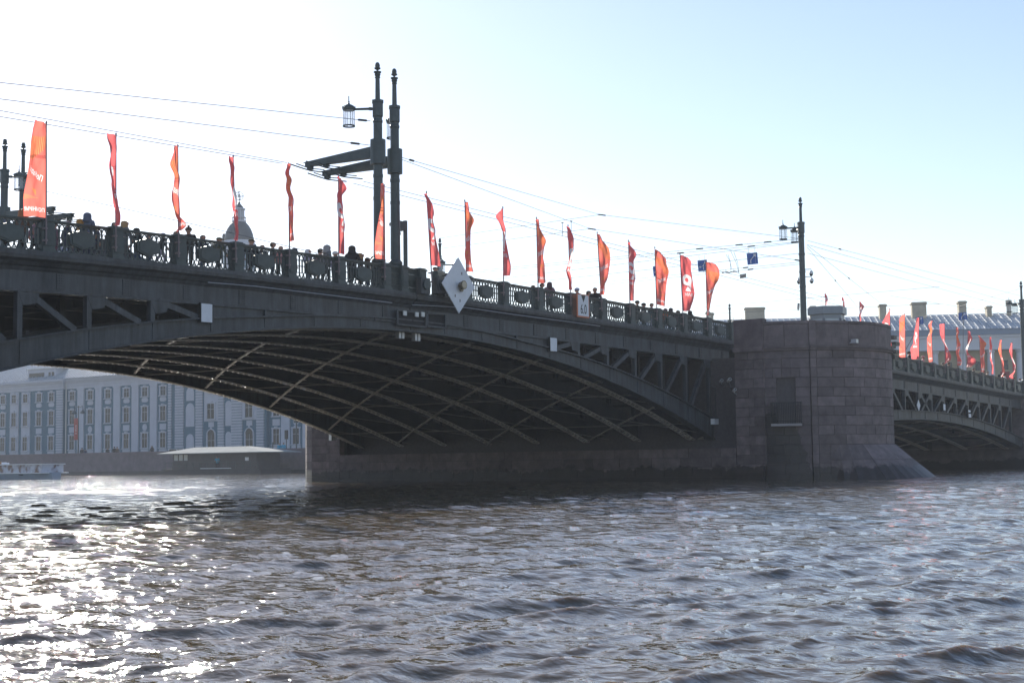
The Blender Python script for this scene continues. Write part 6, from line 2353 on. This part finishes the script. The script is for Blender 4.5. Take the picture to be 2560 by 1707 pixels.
# quay lamp with two drooping lanterns and a red banner
q = np.array([109.0, 170.0, 2.6])
T = thing("quay_lamp", "slender quay lamp with two drooping lanterns and a red banner before the palace", "lamp post", tuple(q))
MB().tube([q, q + np.array([0, 0, 9.3])], [0.13, 0.07], 8).build("post", LAMPIRON, T)
for s in (-1, 1):
    a = MB().tube([q + np.array([0, 0, 9.2]), q + np.array([0, s * 0.5, 9.0]), q + np.array([0, s * 1.0, 9.25]), q + np.array([0, s * 1.15, 8.6])], 0.05, 6).build("arm", LAMPIRON, T)
    MB().lathe([(0.08, 0.4), (0.2, 0.2), (0.48, -0.1), (0.5, -0.2), (0.1, -0.3)], tuple(q + np.array([0, s * 1.15, 8.2])), 12).build("lantern", LAMPIRON, T)
bn_ = MB().box(108.96, 109.0, 170.15, 171.15, 6.0, 10.0 - 0.25).build("banner", mat("quay banner", (0.40, 0.07, 0.06), 0.6), T)
vs, fs = text_mesh("9 МАЯ", 0.6, 0.01)
MB().add([(108.95, 170.65 - y * 0.9, 7.8 + x * 0.9) for x, y in vs], fs).build("lettering", PRINTW, bn_)
# dark street lamps and a sign before the right wing
for i, (x, y0, lb) in enumerate(((741, 1050, "thin dark pole on the quay beside the granite pier"), (682, 1105, "short dark post on the quay left of the blue jackets"))):
    P = at(x, y0, X=110)
    T = thing("quay_pole", lb, "pole", (P[0], P[1], 2.6))
    MB().tube([(P[0], P[1], 2.6), tuple(P)], 0.1, 6).build("pole", LAMPIRON, T)
    if i == 0:
        MB().box(P[0] - 0.1, P[0] + 0.1, P[1] - 0.3, P[1] + 0.5, P[2] - 0.4, P[2] + 0.6).build("lamp_head", LAMPIRON, T)
P = at(716, 1083, X=110)
T = thing("traffic_signal", "dark traffic signal on the quay before a white pilaster", "traffic light", (P[0], P[1], 2.6))
MB().tube([(P[0], P[1], 2.6), tuple(P)], 0.08, 6).build("pole", LAMPIRON, T)
MB().box(P[0] - 0.15, P[0] + 0.15, P[1] - 0.25, P[1] + 0.25, P[2] - 0.9, P[2] + 0.5).build("head", BLACK, T)

# cars: one on the bridge behind the railing, one on the quay
CARB = mat("car paint dark", (0.03, 0.035, 0.045), 0.25)
CARW = mat("car paint silver", (0.5, 0.52, 0.55), 0.25)


def car(label, x, y, z, rot, paint, group=None):
    T = thing("parked_car", label, "car", (x, y, z), rot, group)
    prof = [(-2.15, 0.35), (2.1, 0.35), (2.2, 0.6), (2.1, 0.82), (1.2, 0.95), (-2.0, 0.98), (-2.2, 0.8)]
    m = MB()
    m.prism(prof, (0, 1.7, 0), (0, -0.85, 0))
    b = place("body", m.mesh("body", paint), T)
    cab = [(1.15, 0.94), (0.45, 1.42), (-1.1, 1.45), (-1.85, 0.97)]
    m = MB()
    for yy in (-0.76, 0.70):
        for (p, q_) in zip(cab[:-1], cab[1:]):
            m.bar((p[0], yy + 0.03, p[1]), (q_[0], yy + 0.03, q_[1]), 0.07, 0.07, (0, 1, 0))
    m.prism([(0.45, 1.40), (-1.1, 1.43), (-1.1, 1.48), (0.45, 1.46)], (0, 1.5, 0), (0, -0.75, 0))
    place("roof", m.mesh("roof", paint), T)
    m = MB().prism([(1.08, 0.95), (0.42, 1.40), (-1.08, 1.42), (-1.78, 0.98)], (0, 1.42, 0), (0, -0.71, 0))
    place("windows", m.mesh("windows", GLASSD), T)
    wm = MB().tube([(0, -0.1, 0), (0, 0.1, 0)], 0.32, 16).mesh("wheel", BLACK)
    for wx in (-1.35, 1.35):
        for wy in (-0.78, 0.78):
            place("wheel", wm, T, (wx, wy, 0.32))
    for wy in (-0.6, 0.6):
        place("headlight", MB().box(2.05, 2.2, wy - 0.18, wy + 0.18, 0.62, 0.76).mesh("headlight", WHITE), T)


P = at(250, 625, Y=5.2)
car("dark car on the roadway behind the railing below the second banner", P[0], 5.2, zb(P[0]) + 0.01, 0.0, CARB, "cars")
P = at(437, 1126, X=111)
car("silver car on the far quay above the left end of the white roof", 111, P[1], 2.6, math.pi / 2, CARW, "cars")
